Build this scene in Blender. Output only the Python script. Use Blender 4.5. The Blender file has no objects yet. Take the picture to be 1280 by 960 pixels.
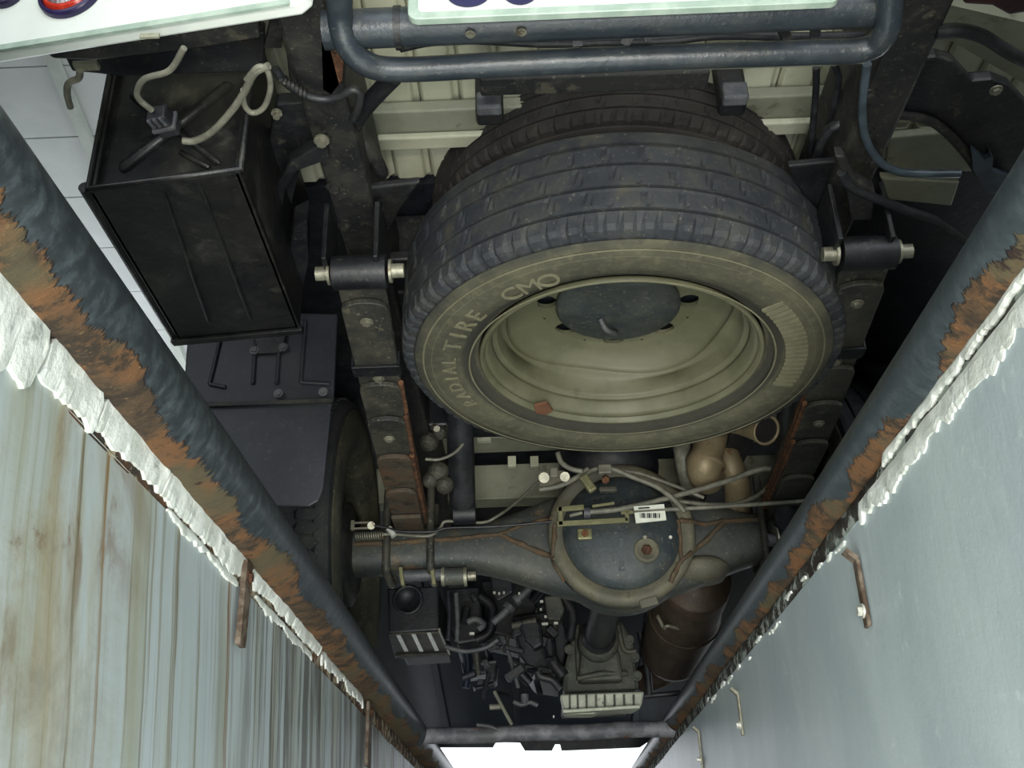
import bpy, bmesh, math, random
from mathutils import Vector, Matrix, noise as mnoise
random.seed(7)
C = bpy.context.scene.collection
PI = math.pi
# ------------------------------------------------------------------ camera
ZC = 1.20                      # camera height above the pit floor
F = 1300.0                     # focal length in pixels of the 1280x960 frame
vf = Vector((40, -648, F)).normalized()          # pit direction in camera space (x right, y up, z ahead)
vu = Vector((-80, 2603, F)).normalized()         # plumb direction
vr = vf.cross(vu)
if vr.x < 0: vr = -vr
cam_x = Vector((vr.x, vf.x, vu.x)); cam_y = Vector((vr.y, vf.y, vu.y)); cam_f = Vector((vr.z, vf.z, vu.z))
cam = bpy.data.objects.new('camera', bpy.data.cameras.new('camera'))
C.objects.link(cam)
M3 = Matrix((cam_x, cam_y, -cam_f)).transposed()
cam.matrix_world = Matrix.Translation((0, 0, ZC)) @ M3.to_4x4()
cam.data.sensor_width = 36; cam.data.lens = 36 * F / 1280
cam.data.clip_start = 0.02; cam.data.clip_end = 200
bpy.context.scene.camera = cam
# ------------------------------------------------------------------ light
sc = bpy.context.scene
sc.view_settings.view_transform = 'Standard'; sc.view_settings.look = 'None'
sc.view_settings.gamma = 1; sc.view_settings.use_curve_mapping = False
sc.view_settings.exposure = 0.85
W = bpy.data.worlds.new('overcast_sky'); sc.world = W; W.use_nodes = True
bg = W.node_tree.nodes['Background']; bg.inputs[0].default_value = (0.90, 0.95, 1.0, 1); bg.inputs[1].default_value = 1.5

def area(name, loc, target, sx, sy, power, col=(1, 1, 1)):
    l = bpy.data.lights.new(name, 'AREA'); l.shape = 'RECTANGLE'; l.size = sx; l.size_y = sy; l.energy = power; l.color = col
    o = bpy.data.objects.new(name, l); C.objects.link(o); o.location = loc
    o.rotation_euler = (Vector(target) - Vector(loc)).to_track_quat('-Z', 'Y').to_euler()
    return o
area('pit_lamp_or_fill', (0.1, -1.4, 0.7), (0.1, 1.2, 1.75), 0.7, 0.3, 23, (1.0, 0.97, 0.86))
area('pit_lamp_or_fill', (0.0, 0.9, 0.12), (0.05, 1.6, 1.9), 0.6, 2.2, 10, (0.95, 0.98, 0.92))  # added fill light, low in the pit, to brighten walls and underside

area('pit_lamp_or_fill', (0.05, -0.9, 0.35), (0.1, 3.0, 0.7), 0.6, 0.25, 16, (0.96, 0.98, 1.0))  # added fill light grazing along the pit walls to brighten them

# ------------------------------------------------------------------ pixel rays (camera at the origin, shifted by ZC at the end)
def ray(px, py):
    return ((px - 640) * cam_x + (480 - py) * cam_y + F * cam_f) / F
def PZ(px, py, z): r = ray(px, py); return r * (z / r.z)
def PY(px, py, y): r = ray(px, py); return r * (y / r.y)
def PX(px, py, x): r = ray(px, py); return r * (x / r.x)
def PR(px, py, d): r = ray(px, py); return r.normalized() * d

GZ = 0.385     # garage floor, relative to the camera
XL, XR = -0.387, 0.407
# ------------------------------------------------------------------ materials
def lin(c):
    if isinstance(c, str):
        c = c.lstrip('#'); c = [int(c[i:i+2], 16) / 255 for i in (0, 2, 4)]
    return tuple((x / 12.92 if x <= 0.04045 else ((x + 0.055) / 1.055) ** 2.4) for x in c) + (1,)
class NT:
    def __init__(s, name):
        s.m = bpy.data.materials.new(name); s.m.use_nodes = True
        s.t = s.m.node_tree; s.b = s.t.nodes['Principled BSDF']
    def n(s, typ, **kw):
        x = s.t.nodes.new(typ)
        for k, v in kw.items(): setattr(x, k, v)
        return x
    def l(s, a, b): s.t.links.new(a, b)
    def coord(s, scale=(1, 1, 1), loc=(0, 0, 0)):
        tc = s.n('ShaderNodeTexCoord'); mp = s.n('ShaderNodeMapping')
        mp.inputs['Scale'].default_value = scale; mp.inputs['Location'].default_value = loc
        s.l(tc.outputs['Object'], mp.inputs[0]); return mp.outputs[0]
    def noise(s, vec, scale, detail=5, rough=0.6, dist=0):
        x = s.n('ShaderNodeTexNoise'); x.inputs['Scale'].default_value = scale; x.inputs['Detail'].default_value = detail
        x.inputs['Roughness'].default_value = rough; x.inputs['Distortion'].default_value = dist
        s.l(vec, x.inputs['Vector']); return x.outputs['Fac']
    def ramp(s, fac, a, b):
        x = s.n('ShaderNodeMapRange'); x.interpolation_type = 'SMOOTHSTEP'
        x.inputs['From Min'].default_value = a; x.inputs['From Max'].default_value = b
        s.l(fac, x.inputs['Value']); return x.outputs[0]
    def mix(s, fac, a, b):
        x = s.n('ShaderNodeMix', data_type='RGBA')
        if isinstance(fac, (int, float)): x.inputs[0].default_value = fac
        else: s.l(fac, x.inputs[0])
        for v, i in ((a, 6), (b, 7)):
            if isinstance(v, (tuple, str, list)): x.inputs[i].default_value = lin(v)
            else: s.l(v, x.inputs[i])
        return x.outputs[2]
    def math(s, op, a, b=0.0, c=None):
        x = s.n('ShaderNodeMath', operation=op)
        for i, v in enumerate((a, b, c)):
            if v is None: continue
            if isinstance(v, (int, float)): x.inputs[i].default_value = v
            else: s.l(v, x.inputs[i])
        return x.outputs[0]
    def bump(s, h, strength=0.3, dist=0.01):
        x = s.n('ShaderNodeBump'); x.inputs['Strength'].default_value = strength; x.inputs['Distance'].default_value = dist
        s.l(h, x.inputs['Height']); s.l(x.outputs[0], s.b.inputs['Normal'])
    def done(s, col, rough=0.6, metal=0.0, spec=0.5):
        if isinstance(col, (str, tuple)): s.b.inputs['Base Color'].default_value = lin(col)
        else: s.l(col, s.b.inputs['Base Color'])
        if isinstance(rough, (int, float)): s.b.inputs['Roughness'].default_value = rough
        else: s.l(rough, s.b.inputs['Roughness'])
        s.b.inputs['Metallic'].default_value = metal
        s.b.inputs['Specular IOR Level'].default_value = spec
        return s.m
def grime(name, c1, c2, scale=12, lo=0.42, hi=0.62, rough=0.6, metal=0.0, c3=None, s3=40, t3=(0.6, 0.68), bump=0.25, bd=0.004, spec=0.5, grit=0.0, gcol='#5d5a4c'):
    t = NT(name); v = t.coord()
    a = t.noise(v, scale); col = t.mix(t.ramp(a, lo, hi), c1, c2)
    if c3:
        b = t.noise(v, s3, 6, 0.65); col = t.mix(t.ramp(b, *t3), col, c3)
    if grit:
        d1 = t.noise(v, 55, 6, 0.75); col = t.mix(t.math('MULTIPLY', t.ramp(d1, 0.50, 0.70), grit), col, gcol)
        d2 = t.noise(t.coord((1, 1, 1), (7, 3, 1)), 7, 5, 0.7); col = t.mix(t.math('MULTIPLY', t.ramp(d2, 0.48, 0.62), grit * 0.6), col, gcol)
        d3 = t.noise(t.coord((1, 1, 1), (2, 9, 4)), 150, 3, 0.6); col = t.mix(t.math('MULTIPLY', t.ramp(d3, 0.62, 0.70), grit), col, '#8f8b7a')
    if bump: t.bump(t.noise(v, scale * 6, 5, 0.7), bump, bd)
    return t.done(col, rough, metal, spec)

M = {}
def spare_side():
    t = NT('dusty_spare_sidewall_rubber'); v = t.coord()
    sp = t.n('ShaderNodeSeparateXYZ'); t.l(v, sp.inputs[0])
    r = t.math('SQRT', t.math('ADD', t.math('POWER', sp.outputs[0], 2.0), t.math('POWER', sp.outputs[1], 2.0)))
    n1 = t.noise(v, 14, 5, 0.65); n2 = t.noise(v, 60, 6, 0.75); n3 = t.noise(v, 5, 4, 0.6)
    rr = t.math('ADD', r, t.math('MULTIPLY', t.math('SUBTRACT', n1, 0.5), 0.012))
    col = t.mix(t.ramp(n3, 0.35, 0.65), '#48473a', '#5d5b48')
    col = t.mix(t.math('MULTIPLY', t.ramp(n2, 0.45, 0.7), 0.5), col, '#74705a')
    dark = t.math('MULTIPLY', t.ramp(rr, 0.242, 0.248), t.ramp(rr, 0.272, 0.264))
    col = t.mix(t.math('MULTIPLY', dark, 0.75), col, '#30302b')
    edge = t.ramp(rr, 0.325, 0.350)
    col = t.mix(t.math('MULTIPLY', edge, t.ramp(n1, 0.35, 0.6)), col, '#3a3a33')
    t.bump(t.math('ADD', n1, n2), 0.5, 0.004)
    return t.done(col, 0.85)
M['black_paint'] = grime('black_chassis_paint', '#111216', '#1d1f23', 10, rough=0.42, c3='#3a3833', s3=30, grit=0.12)
M['black_dusty'] = grime('dusty_black_paint', '#161719', '#252524', 9, rough=0.6, c3='#48443a', s3=22, grit=0.28)
M['box_paint'] = grime('storage_box_paint', '#101114', '#1c1d1c', 7, rough=0.36, c3='#45443d', s3=11, t3=(0.52, 0.72), grit=0.12)
M['tube_paint'] = grime('grey_blue_tube_paint', '#2a3138', '#343b42', 14, rough=0.33, c3='#5c584c', s3=25, t3=(0.64, 0.74), grit=0.22)
M['sidewall'] = grime('dusty_olive_sidewall_rubber', '#393930', '#4a483a', 6, rough=0.85, c3='#2b2b27', s3=9, t3=(0.5, 0.66), bump=0.4, grit=0.5, gcol='#6a664e')
M['spare_sidewall'] = spare_side()
M['rubber'] = grime('dusty_tyre_rubber', '#2a2e34', '#3a3d40', 9, rough=0.75, c3='#4d4a3f', s3=18, t3=(0.55, 0.75), grit=0.30)
M['rubber_dark'] = grime('dark_tyre_rubber', '#24211f', '#33302c', 9, rough=0.85)
M['rim'] = grime('olive_grey_rim_paint', '#5e5e48', '#6f6e58', 6, rough=0.55, c3='#55543f', s3=14, t3=(0.6, 0.8), grit=0.15)
M['letter'] = grime('sidewall_letter_rubber', '#716e57', '#7d7a62', 20, rough=0.8, grit=0.30)
M['cream'] = grime('cream_bed_paint', '#b8b8a0', '#c9c9b2', 5, rough=0.5, c3='#98977f', s3=12, t3=(0.6, 0.8), bump=0.1, grit=0.12)
M['cream_dark'] = grime('dull_cream_beam_paint', '#8b8c7a', '#9a9b86', 6, rough=0.55, c3='#6f6e5d', s3=16, grit=0.20)
M['white'] = grime('white_body_paint', '#e9efe6', '#f3f7f0', 5, rough=0.3, bump=0.02)
M['plate_white'] = grime('plate_white', '#eef1ee', '#f4f6f4', 8, rough=0.35, bump=0.0)
M['plate_rim'] = grime('plate_frame_green_grey', '#9db0a2', '#b4c4b6', 20, rough=0.35, bump=0.0)
M['ink'] = grime('number_ink', '#1d1d45', '#24244f', 20, rough=0.5, bump=0.0)
M['red_lens'] = grime('red_lamp_lens', '#c2301f', '#dd4a2e', 30, rough=0.15, bump=0.1)
M['clear_lens'] = NT('clear_lamp_lens')
_t = M['clear_lens']; _v = _t.coord((60, 1, 14)); M['clear_lens'] = (_t.bump(_t.noise(_v, 1.5, 2), 0.8, 0.01), _t.done(_t.mix(_t.ramp(_t.noise(_v, 1.6, 2), 0.4, 0.62), '#8a8a90', '#e4e4e8'), 0.1))[1]
M['purple_trim'] = grime('dark_lamp_bezel', '#221a40', '#2d2350', 20, rough=0.3, bump=0.0)
M['steel'] = grime('dull_zinc_steel', '#8a8878', '#a3a08e', 30, rough=0.4, metal=0.5, c3='#6b5a42', s3=50, grit=0.30)
M['bright_steel'] = grime('bright_zinc', '#c7c7bd', '#dedcd0', 30, rough=0.3, metal=0.3)
M['cable'] = grime('grey_cable_sheath', '#66655a', '#7c7a6c', 40, rough=0.5, bump=0.1)
M['hose'] = grime('black_hose', '#1b1c20', '#2a2b30', 30, rough=0.45, bump=0.1, grit=0.15)
M['blue_hose'] = grime('blue_grey_pipe', '#39434c', '#48535b', 30, rough=0.3, bump=0.1)
M['rust'] = grime('brown_rust', '#503322', '#7a5233', 40, rough=0.85, c3='#2c1e16', s3=70, t3=(0.55, 0.68), bump=0.6)
M['spring'] = grime('spring_steel_dusty', '#2b2b28', '#44423a', 9, rough=0.6, c3='#5f5a48', s3=30, grit=0.50)
M['spring_rust'] = grime('rusty_spring_leaf', '#4a4034', '#5d432e', 12, rough=0.75, c3='#2f2a24', s3=26, t3=(0.5, 0.64), bump=0.4, grit=0.40)
M['axle'] = grime('axle_grey_green_paint', '#343a3a', '#434642', 8, rough=0.55, c3='#66523a', s3=11, t3=(0.58, 0.72), bump=0.3, grit=0.55)
M['axle_cover'] = grime('axle_cover_paint', '#2c3437', '#384042', 12, rough=0.5, c3='#56554a', s3=45, t3=(0.62, 0.72), bump=0.3, grit=0.40)
M['weld'] = grime('rusty_weld', '#4f4130', '#604a34', 30, rough=0.8, c3='#46443c', s3=40, bump=0.5, grit=0.40)
M['flange'] = grime('dusty_flange', '#58564a', '#6a6652', 16, rough=0.7, c3='#47402f', s3=30, grit=0.50)
M['tan_pipe'] = grime('heat_tanned_exhaust_steel', '#83755a', '#978769', 10, rough=0.5, metal=0.3, c3='#6a4d33', s3=26, grit=0.20)
M['muffler'] = grime('brown_muffler_steel', '#3d3229', '#4d3f33', 8, rough=0.6, metal=0.2, c3='#2e2620', s3=24, grit=0.30)
M['alu'] = grime('cast_alloy_dirty', '#3e403a', '#50524a', 12, rough=0.6, metal=0.2, c3='#2c2c2a', s3=26, bump=0.6, grit=0.50)
M['alu_light'] = grime('light_cast_alloy', '#a4a897', '#bdc0ae', 14, rough=0.45, metal=0.2, c3='#77786a', s3=24, grit=0.40)
M['bracket_yellow'] = grime('yellow_zinc_bracket', '#7d7b5a', '#92906c', 20, rough=0.45, metal=0.4, grit=0.20)
M['undertray'] = grime('blue_black_undertray', '#151d2c', '#1c2739', 5, rough=0.4, c3='#2c3440', s3=10, bump=0.1)
M['flap'] = grime('smooth_mud_flap_rubber', '#22242b', '#292c33', 3, rough=0.5, bump=0.05, grit=0.10)
M['engine'] = grime('dark_engine_metal', '#101219', '#1c1f27', 14, rough=0.5, c3='#303237', s3=30, grit=0.12)
M['engine_grey'] = grime('engine_grey_fitting', '#45474c', '#5a5b5e', 30, rough=0.5, grit=0.30)
M['label_paper'] = grime('white_sticker', '#d8dccb', '#e6e9da', 30, rough=0.5, bump=0.0)
M['red_brown'] = grime('dark_red_plastic', '#2d1518', '#3a1c1d', 20, rough=0.4)
M['plaster'] = grime('flaking_white_plaster', '#d2d5cc', '#eceee8', 16, rough=0.8, c3='#9aa09a', s3=14, t3=(0.6, 0.72), bump=0.5, bd=0.004)
M['ceiling'] = grime('pale_ceiling_board', '#a9ada9', '#b3b7b3', 2, rough=0.7, bump=0.0)
M['ceiling_trim'] = grime('pale_ceiling_trim', '#8f958c', '#9ea49a', 4, rough=0.6, bump=0.0)
M['green_door'] = grime('grey_green_paint', '#46524c', '#525e57', 4, rough=0.5, bump=0.05)
M['old_strap'] = grime('rust_stained_steel', '#4a3a2c', '#75685a', 40, rough=0.7, c3='#5f3820', s3=30, bump=0.4)
M['concrete'] = grime('grey_concrete', '#6d6d68', '#85857f', 5, rough=0.85)
M['orange_patch'] = grime('bare_rust_patch', '#6e4a34', '#7a533b', 60, rough=0.85)

def pipe_mat(name, ax, az, thr, seed, dark='#2b3034', big_amp=2.2):
    t = NT(name); v = t.coord()
    sp = t.n('ShaderNodeSeparateXYZ'); t.l(v, sp.inputs[0])
    d = t.math('ADD', t.math('MULTIPLY', sp.outputs[0], ax), t.math('MULTIPLY', sp.outputs[2], az))
    j1 = t.noise(t.coord((1, 3.2, 1), (seed, 0, 0)), 1.5, 3, 0.5)
    j2 = t.noise(t.coord((8, 60, 8), (seed, 3, 0)), 1.5, 4, 0.7)
    j3 = t.noise(t.coord((14, 14, 14), (seed, 5, 0)), 1.0, 5, 0.7)
    e = t.math('ADD', d, t.math('MULTIPLY', t.math('SUBTRACT', j1, 0.5), big_amp))
    e = t.math('ADD', e, t.math('MULTIPLY', t.math('SUBTRACT', j2, 0.5), 0.85))
    e = t.math('ADD', e, t.math('MULTIPLY', t.math('SUBTRACT', j3, 0.5), 0.5))
    m = t.ramp(e, thr, thr + 0.10)
    sc_ = t.noise(t.coord((30, 40, 30), (seed, 1, 2)), 1.0, 6, 0.75)
    fine = t.noise(t.coord((100, 220, 100), (seed, 1, 2)), 1.0, 6, 0.75)
    big = t.noise(t.coord((6, 6, 6), (seed, 8, 0)), 1.3, 3, 0.5)
    rust = t.mix(t.ramp(sc_, 0.38, 0.62), '#33281c', '#57432d')
    rust = t.mix(t.math('MULTIPLY', t.ramp(big, 0.38, 0.5), t.ramp(sc_, 0.42, 0.55)), rust, '#75502f')
    rust = t.mix(t.ramp(fine, 0.58, 0.72), rust, '#957d52')
    rust = t.mix(t.math('MULTIPLY', t.ramp(big, 0.5, 0.6), 0.85), rust, '#575039')
    rust = t.mix(t.ramp(t.noise(t.coord((9, 14, 9), (seed, 11, 0)), 1.5, 5, 0.7), 0.62, 0.68), rust, '#2e1d14')
    scr = t.noise(t.coord((12, 45, 30), (seed, 7, 2)), 1.6, 6, 0.7)
    paint = t.mix(t.ramp(scr, 0.42, 0.72), dark, '#4b5357')
    scr2 = t.noise(t.coord((25, 140, 90), (seed, 4, 2)), 1.0, 5, 0.7)
    paint = t.mix(t.math('MULTIPLY', t.ramp(scr2, 0.56, 0.72), 0.4), paint, '#626b6d')
    paint = t.mix(t.math('MULTIPLY', t.ramp(scr2, 0.42, 0.34), 0.6), paint, '#1e2326')
    t.bump(t.math('ADD', t.math('MULTIPLY', m, 0.6), t.math('MULTIPLY', fine, t.math('MULTIPLY', m, 0.8))), 0.8, 0.006)
    return t.done(t.mix(m, paint, rust), t.math('MULTIPLY_ADD', m, 0.4, 0.42), 0.0)
# angle across the pipe is measured in units of the pipe radius (object coordinates, origin on the pipe axis)
M['pipe_left'] = pipe_mat('rusted_pipe_paint', -17.0, -19.0, 0.06, 0.0)
M['pipe_right'] = pipe_mat('rusted_pipe_paint_pale', 20.0, -20.0, -0.08, 4.0, '#363e42', 3.4)
M['bar'] = grime('mottled_crossbar_paint', '#5c5e64', '#84858a', 22, rough=0.5, c3='#6e4a34', s3=12, t3=(0.6, 0.7), bump=0.4, grit=0.30)

def wall_left_mat():
    t = NT('streaked_pit_wall_paint')
    sp = t.n('ShaderNodeSeparateXYZ'); t.l(t.coord(), sp.inputs[0])
    u = t.math('MULTIPLY_ADD', sp.outputs[2], 0.20, sp.outputs[1])        # the runs lean a little along the wall
    def run(su, sz, off=0.0, detail=4, rough=0.6, dist=0.0):
        cb = t.n('ShaderNodeCombineXYZ'); t.l(t.math('MULTIPLY', u, su), cb.inputs[1]); t.l(t.math('MULTIPLY_ADD', sp.outputs[2], sz, off), cb.inputs[2])
        return t.noise(cb.outputs[0], 1.0, detail, rough, dist)
    a = run(15, 0.9); b = run(42, 0.7, 3.0); c = run(8, 1.3, 9.0, 5, 0.6, 0.4); hf = run(110, 2.0, 1.0, 3)
    blob = t.noise(t.coord((0, 6, 5), (0, 1, 4)), 1.0, 8, 0.68, 0.8)
    col = t.mix(t.ramp(a, 0.45, 0.68), '#bac4c6', '#a5a899')
    col = t.mix(t.math('MULTIPLY', t.ramp(hf, 0.55, 0.7), 0.35), col, '#8d9190')
    col = t.mix(t.math('MULTIPLY', t.ramp(b, 0.57, 0.63), 0.65), col, '#837d66')
    col = t.mix(t.math('MULTIPLY', t.ramp(b, 0.67, 0.72), 0.8), col, '#575040')
    far = t.ramp(sp.outputs[1], 1.15, 0.60); top = t.ramp(sp.outputs[2], -0.15, 0.22)
    seep = t.math('MULTIPLY', t.ramp(t.math('ADD', t.math('MULTIPLY', c, 0.55), t.math('MULTIPLY', blob, 0.45)), 0.40, 0.56), t.math('MULTIPLY', far, top))
    col = t.mix(seep, col, t.mix(t.ramp(blob, 0.45, 0.62), '#a2926c', '#7d6a45'))
    orange = t.math('MULTIPLY', t.ramp(blob, 0.53, 0.60), t.math('MULTIPLY', t.ramp(sp.outputs[2], 0.20, 0.33), t.ramp(sp.outputs[1], 1.05, 0.75)))
    col = t.mix(orange, col, '#76502c')
    g = t.math('MULTIPLY', t.ramp(sp.outputs[1], 1.2, 1.6), t.ramp(run(26, 1.5, 5.0, 5, 0.7), 0.42, 0.58))
    col = t.mix(t.math('MULTIPLY', g, 0.85), col, '#56544a')
    wb = t.math('MULTIPLY', t.math('SUBTRACT', run(3, 5, 2.0, 3), 0.5), 0.012)
    for (px, py, w, cc, k) in ((62, 800, .006, '#7f6a45', .7), (92, 760, .0035, '#6e6246', .8), (128, 720, .005, '#8a6a3c', .9), (180, 800, .004, '#6f6a58', .8), (217, 800, .005, '#75674a', .8), (226, 800, .002, '#5f5a48', .8), (284, 850, .010, '#7a4f28', .95), (289, 850, .004, '#5b3a20', .9), (340, 860, .006, '#57523f', .8), (400, 900, .012, '#4c4a40', .7)):
        p = PX(px, py, XL); u0 = p.y + 0.20 * p.z
        dd = t.math('ABSOLUTE', t.math('ADD', t.math('SUBTRACT', u, u0), wb))
        ln = t.math('MULTIPLY', t.ramp(dd, w, w * 0.35), t.math('MULTIPLY', t.ramp(hf, 0.35, 0.6), k))
        col = t.mix(ln, col, cc)
    t.bump(t.math('ADD', blob, t.math('MULTIPLY', b, 0.4)), 0.35, 0.004)
    return t.done(col, 0.5)
def wall_right_mat():
    t = NT('pale_blue_grey_pit_wall_paint')
    a = t.noise(t.coord((0, 5, 2)), 1.0, 6, 0.6, 0.3); b = t.noise(t.coord((0, 40, 9)), 1.0, 6, 0.65); d = t.noise(t.coord((0, 16, 16), (0, 7, 0)), 1.0, 8, 0.75)
    col = t.mix(t.ramp(a, 0.35, 0.7), '#b0bdc0', '#c2cdce')
    col = t.mix(t.math('MULTIPLY', t.ramp(b, 0.58, 0.72), 0.5), col, '#ccd6d6')
    col = t.mix(t.math('MULTIPLY', t.ramp(d, 0.585, 0.68), 0.6), col, '#dbe3e2')
    col = t.mix(t.math('MULTIPLY', t.ramp(d, 0.36, 0.28), 0.5), col, '#6c7a80')
    t.bump(t.math('ADD', d, b), 0.25, 0.003)
    return t.done(col, 0.4)
M['wall_left'] = wall_left_mat(); M['wall_right'] = wall_right_mat()

# ------------------------------------------------------------------ mesh helpers
class MB:
    def __init__(s): s.v = []; s.f = []; s.s = []
    def add(s, vs, fs, smooth=False):
        o = len(s.v); s.v += [Vector(v) for v in vs]
        for f in fs: s.f.append([o + i for i in f]); s.s.append(smooth)
        return s
    def hexa(s, p):   # 8 corners: bottom ring 0-3, top ring 4-7
        return s.add(p, [(0, 3, 2, 1), (4, 5, 6, 7), (0, 1, 5, 4), (1, 2, 6, 5), (2, 3, 7, 6), (3, 0, 4, 7)])
    def box(s, c, size, rot=None):
        c = Vector(c); h = Vector(size) / 2; p = []
        for z in (-1, 1):
            for x, y in ((-1, -1), (1, -1), (1, 1), (-1, 1)):
                q = Vector((x * h.x, y * h.y, z * h.z))
                if rot is not None: q = rot @ q
                p.append(c + q)
        return s.hexa(p)
    def bar(s, a, b, w, t, side=(1, 0, 0)):    # box beam from a to b, width w along side, thickness t
        a = Vector(a); b = Vector(b); d = (b - a).normalized(); sd = Vector(side); sd = (sd - d * sd.dot(d)).normalized(); u = d.cross(sd)
        p = []
        for q in (a, b):
            for i, j in ((-1, -1), (1, -1), (1, 1), (-1, 1)): p.append(q + sd * (i * w / 2) + u * (j * t / 2))
        return s.hexa(p)
    def prism(s, pts, ext):
        pts = [Vector(p) for p in pts]; n = len(pts); e = Vector(ext)
        return s.add(pts + [p + e for p in pts], [tuple(range(n))[::-1], tuple(range(n, 2 * n))] + [(i, (i + 1) % n, n + (i + 1) % n, n + i) for i in range(n)])
    def tube(s, pts, r, n=12, smooth=True, caps=True, flat=None):
        pts = [Vector(p) for p in pts]; m = len(pts); rs = r if isinstance(r, (list, tuple)) else [r] * m
        T = [(pts[min(i + 1, m - 1)] - pts[max(i - 1, 0)]).normalized() for i in range(m)]
        up = Vector((0, 0, 1)) if abs(T[0].z) < 0.9 else Vector((0, 1, 0))
        a = (up - T[0] * up.dot(T[0])).normalized(); vs = []
        for i in range(m):
            a = (a - T[i] * a.dot(T[i])).normalized(); b = T[i].cross(a)
            for k in range(n):
                t = 2 * PI * k / n; vs.append(pts[i] + (a * math.cos(t) + b * math.sin(t)) * rs[i])
        fs = [(i * n + k, i * n + (k + 1) % n, (i + 1) * n + (k + 1) % n, (i + 1) * n + k) for i in range(m - 1) for k in range(n)]
        s.add(vs, fs, smooth)
        if caps:
            s.add(vs[:n], [tuple(range(n))[::-1]]); s.add(vs[-n:], [tuple(range(n))])
        return s
    def cyl(s, a, b, r, n=20, r2=None): return s.tube([a, b], [r, r if r2 is None else r2], n)
    def lathe(s, prof, org, axis, n=64, smooth=True, fn=None, closed=False, ref=(1, 0, 0)):
        org = Vector(org); ax = Vector(axis).normalized(); rf = Vector(ref); a = (rf - ax * rf.dot(ax)).normalized(); b = ax.cross(a); vs = []
        for i, (r, h) in enumerate(prof):
            for k in range(n):
                t = 2 * PI * k / n; rr, hh = (r, h) if fn is None else fn(i, r, h, t)
                vs.append(org + (a * math.cos(t) + b * math.sin(t)) * rr + ax * hh)
        m = len(prof); fs = []
        for i in range(m if closed else m - 1):
            j = (i + 1) % m
            for k in range(n): fs.append((i * n + k, i * n + (k + 1) % n, j * n + (k + 1) % n, j * n + k))
        return s.add(vs, fs, smooth)
    def disc(s, org, axis, r, t, n=32): a = Vector(org); return s.cyl(a, a + Vector(axis).normalized() * t, r, n)

def obj(name, mb, mat, parent=None, label=None, bevel=0, seg=2, origin=None, kind=None, subdiv=0):
    me = bpy.data.meshes.new(name)
    org = Vector(origin) if origin is not None else (Vector(parent['_o']) if parent is not None else Vector((0, 0, 0)))
    if parent is None and origin is None and mb.v:
        lo = Vector([min(v[i] for v in mb.v) for i in range(3)]); hi = Vector([max(v[i] for v in mb.v) for i in range(3)])
        org = Vector(((lo.x + hi.x) / 2, (lo.y + hi.y) / 2, lo.z))
    me.from_pydata([tuple(v - org) for v in mb.v], [], mb.f)
    me.polygons.foreach_set('use_smooth', mb.s)
    me.materials.append(M[mat] if isinstance(mat, str) else mat)
    bm = bmesh.new(); bm.from_mesh(me)
    bmesh.ops.recalc_face_normals(bm, faces=bm.faces); bm.to_mesh(me); bm.free()
    me.update()
    o = bpy.data.objects.new(name, me); C.objects.link(o)
    if parent is not None:
        o.parent = parent; o.location = org - Vector(parent['_o'])
    else: o.location = org
    o['_o'] = list(org)
    if bevel:
        b = o.modifiers.new('bevel', 'BEVEL'); b.width = bevel; b.segments = seg; b.limit_method = 'ANGLE'; b.angle_limit = 0.6
    if subdiv:
        b = o.modifiers.new('subdiv', 'SUBSURF'); b.levels = b.render_levels = subdiv
    if label: o['label'] = label
    if kind: o['kind'] = kind
    return o
def thing(name, label, cat, loc, group=None):
    o = bpy.data.objects.new(name, None); C.objects.link(o); o.location = Vector(loc); o['_o'] = list(Vector(loc))
    o.empty_display_size = 0.05
    o['label'] = label; o['category'] = cat
    if group: o['group'] = group
    return o
def tag(o, label, cat, group=None):
    o['label'] = label; o['category'] = cat
    if group: o['group'] = group
    return o
def smoothpath(pts, k=6):        # Catmull-Rom
    p = [Vector(q) for q in pts]; p = [p[0] * 2 - p[1]] + p + [p[-1] * 2 - p[-2]]; out = []
    for i in range(1, len(p) - 2):
        for j in range(k):
            t = j / k; a, b, c, d = p[i-1], p[i], p[i+1], p[i+2]
            out.append(0.5 * ((2 * b) + (c - a) * t + (2 * a - 5 * b + 4 * c - d) * t * t + (3 * b - a - 3 * c + d) * t ** 3))
    out.append(p[-2]); return out
def wire(pix, r, z=None, y=None, n=8, k=6):   # pix: (px, py[, depth value]); depth along z or y
    pts = []
    for q in pix:
        d = q[2] if len(q) > 2 else (z if z is not None else y)
        pts.append(PZ(q[0], q[1], d) if z is not None else PY(q[0], q[1], d))
    return MB().tube(smoothpath(pts, k), r, n)
def bolt(p, axis, r=0.012, t=0.01, name='bolt', mat='steel', parent=None):
    p = Vector(p); ax = Vector(axis).normalized()
    m = MB(); m.tube([p, p + ax * t], r, 6, smooth=False); m.tube([p, p + ax * t * 0.35], r * 1.5, 16)
    return obj(name, m, mat, parent)
def text_mesh(s, size, ext):
    cu = bpy.data.curves.new('t', 'FONT'); cu.body = s; cu.size = size; cu.extrude = ext; cu.offset = 0.0
    o = bpy.data.objects.new('t', cu); C.objects.link(o)
    dg = bpy.context.evaluated_depsgraph_get(); me = bpy.data.meshes.new_from_object(o.evaluated_get(dg))
    vs = [v.co.copy() for v in me.vertices]; fs = [tuple(p.vertices) for p in me.polygons]
    bpy.data.objects.remove(o); bpy.data.curves.remove(cu); bpy.data.meshes.remove(me)
    return vs, fs

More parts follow.
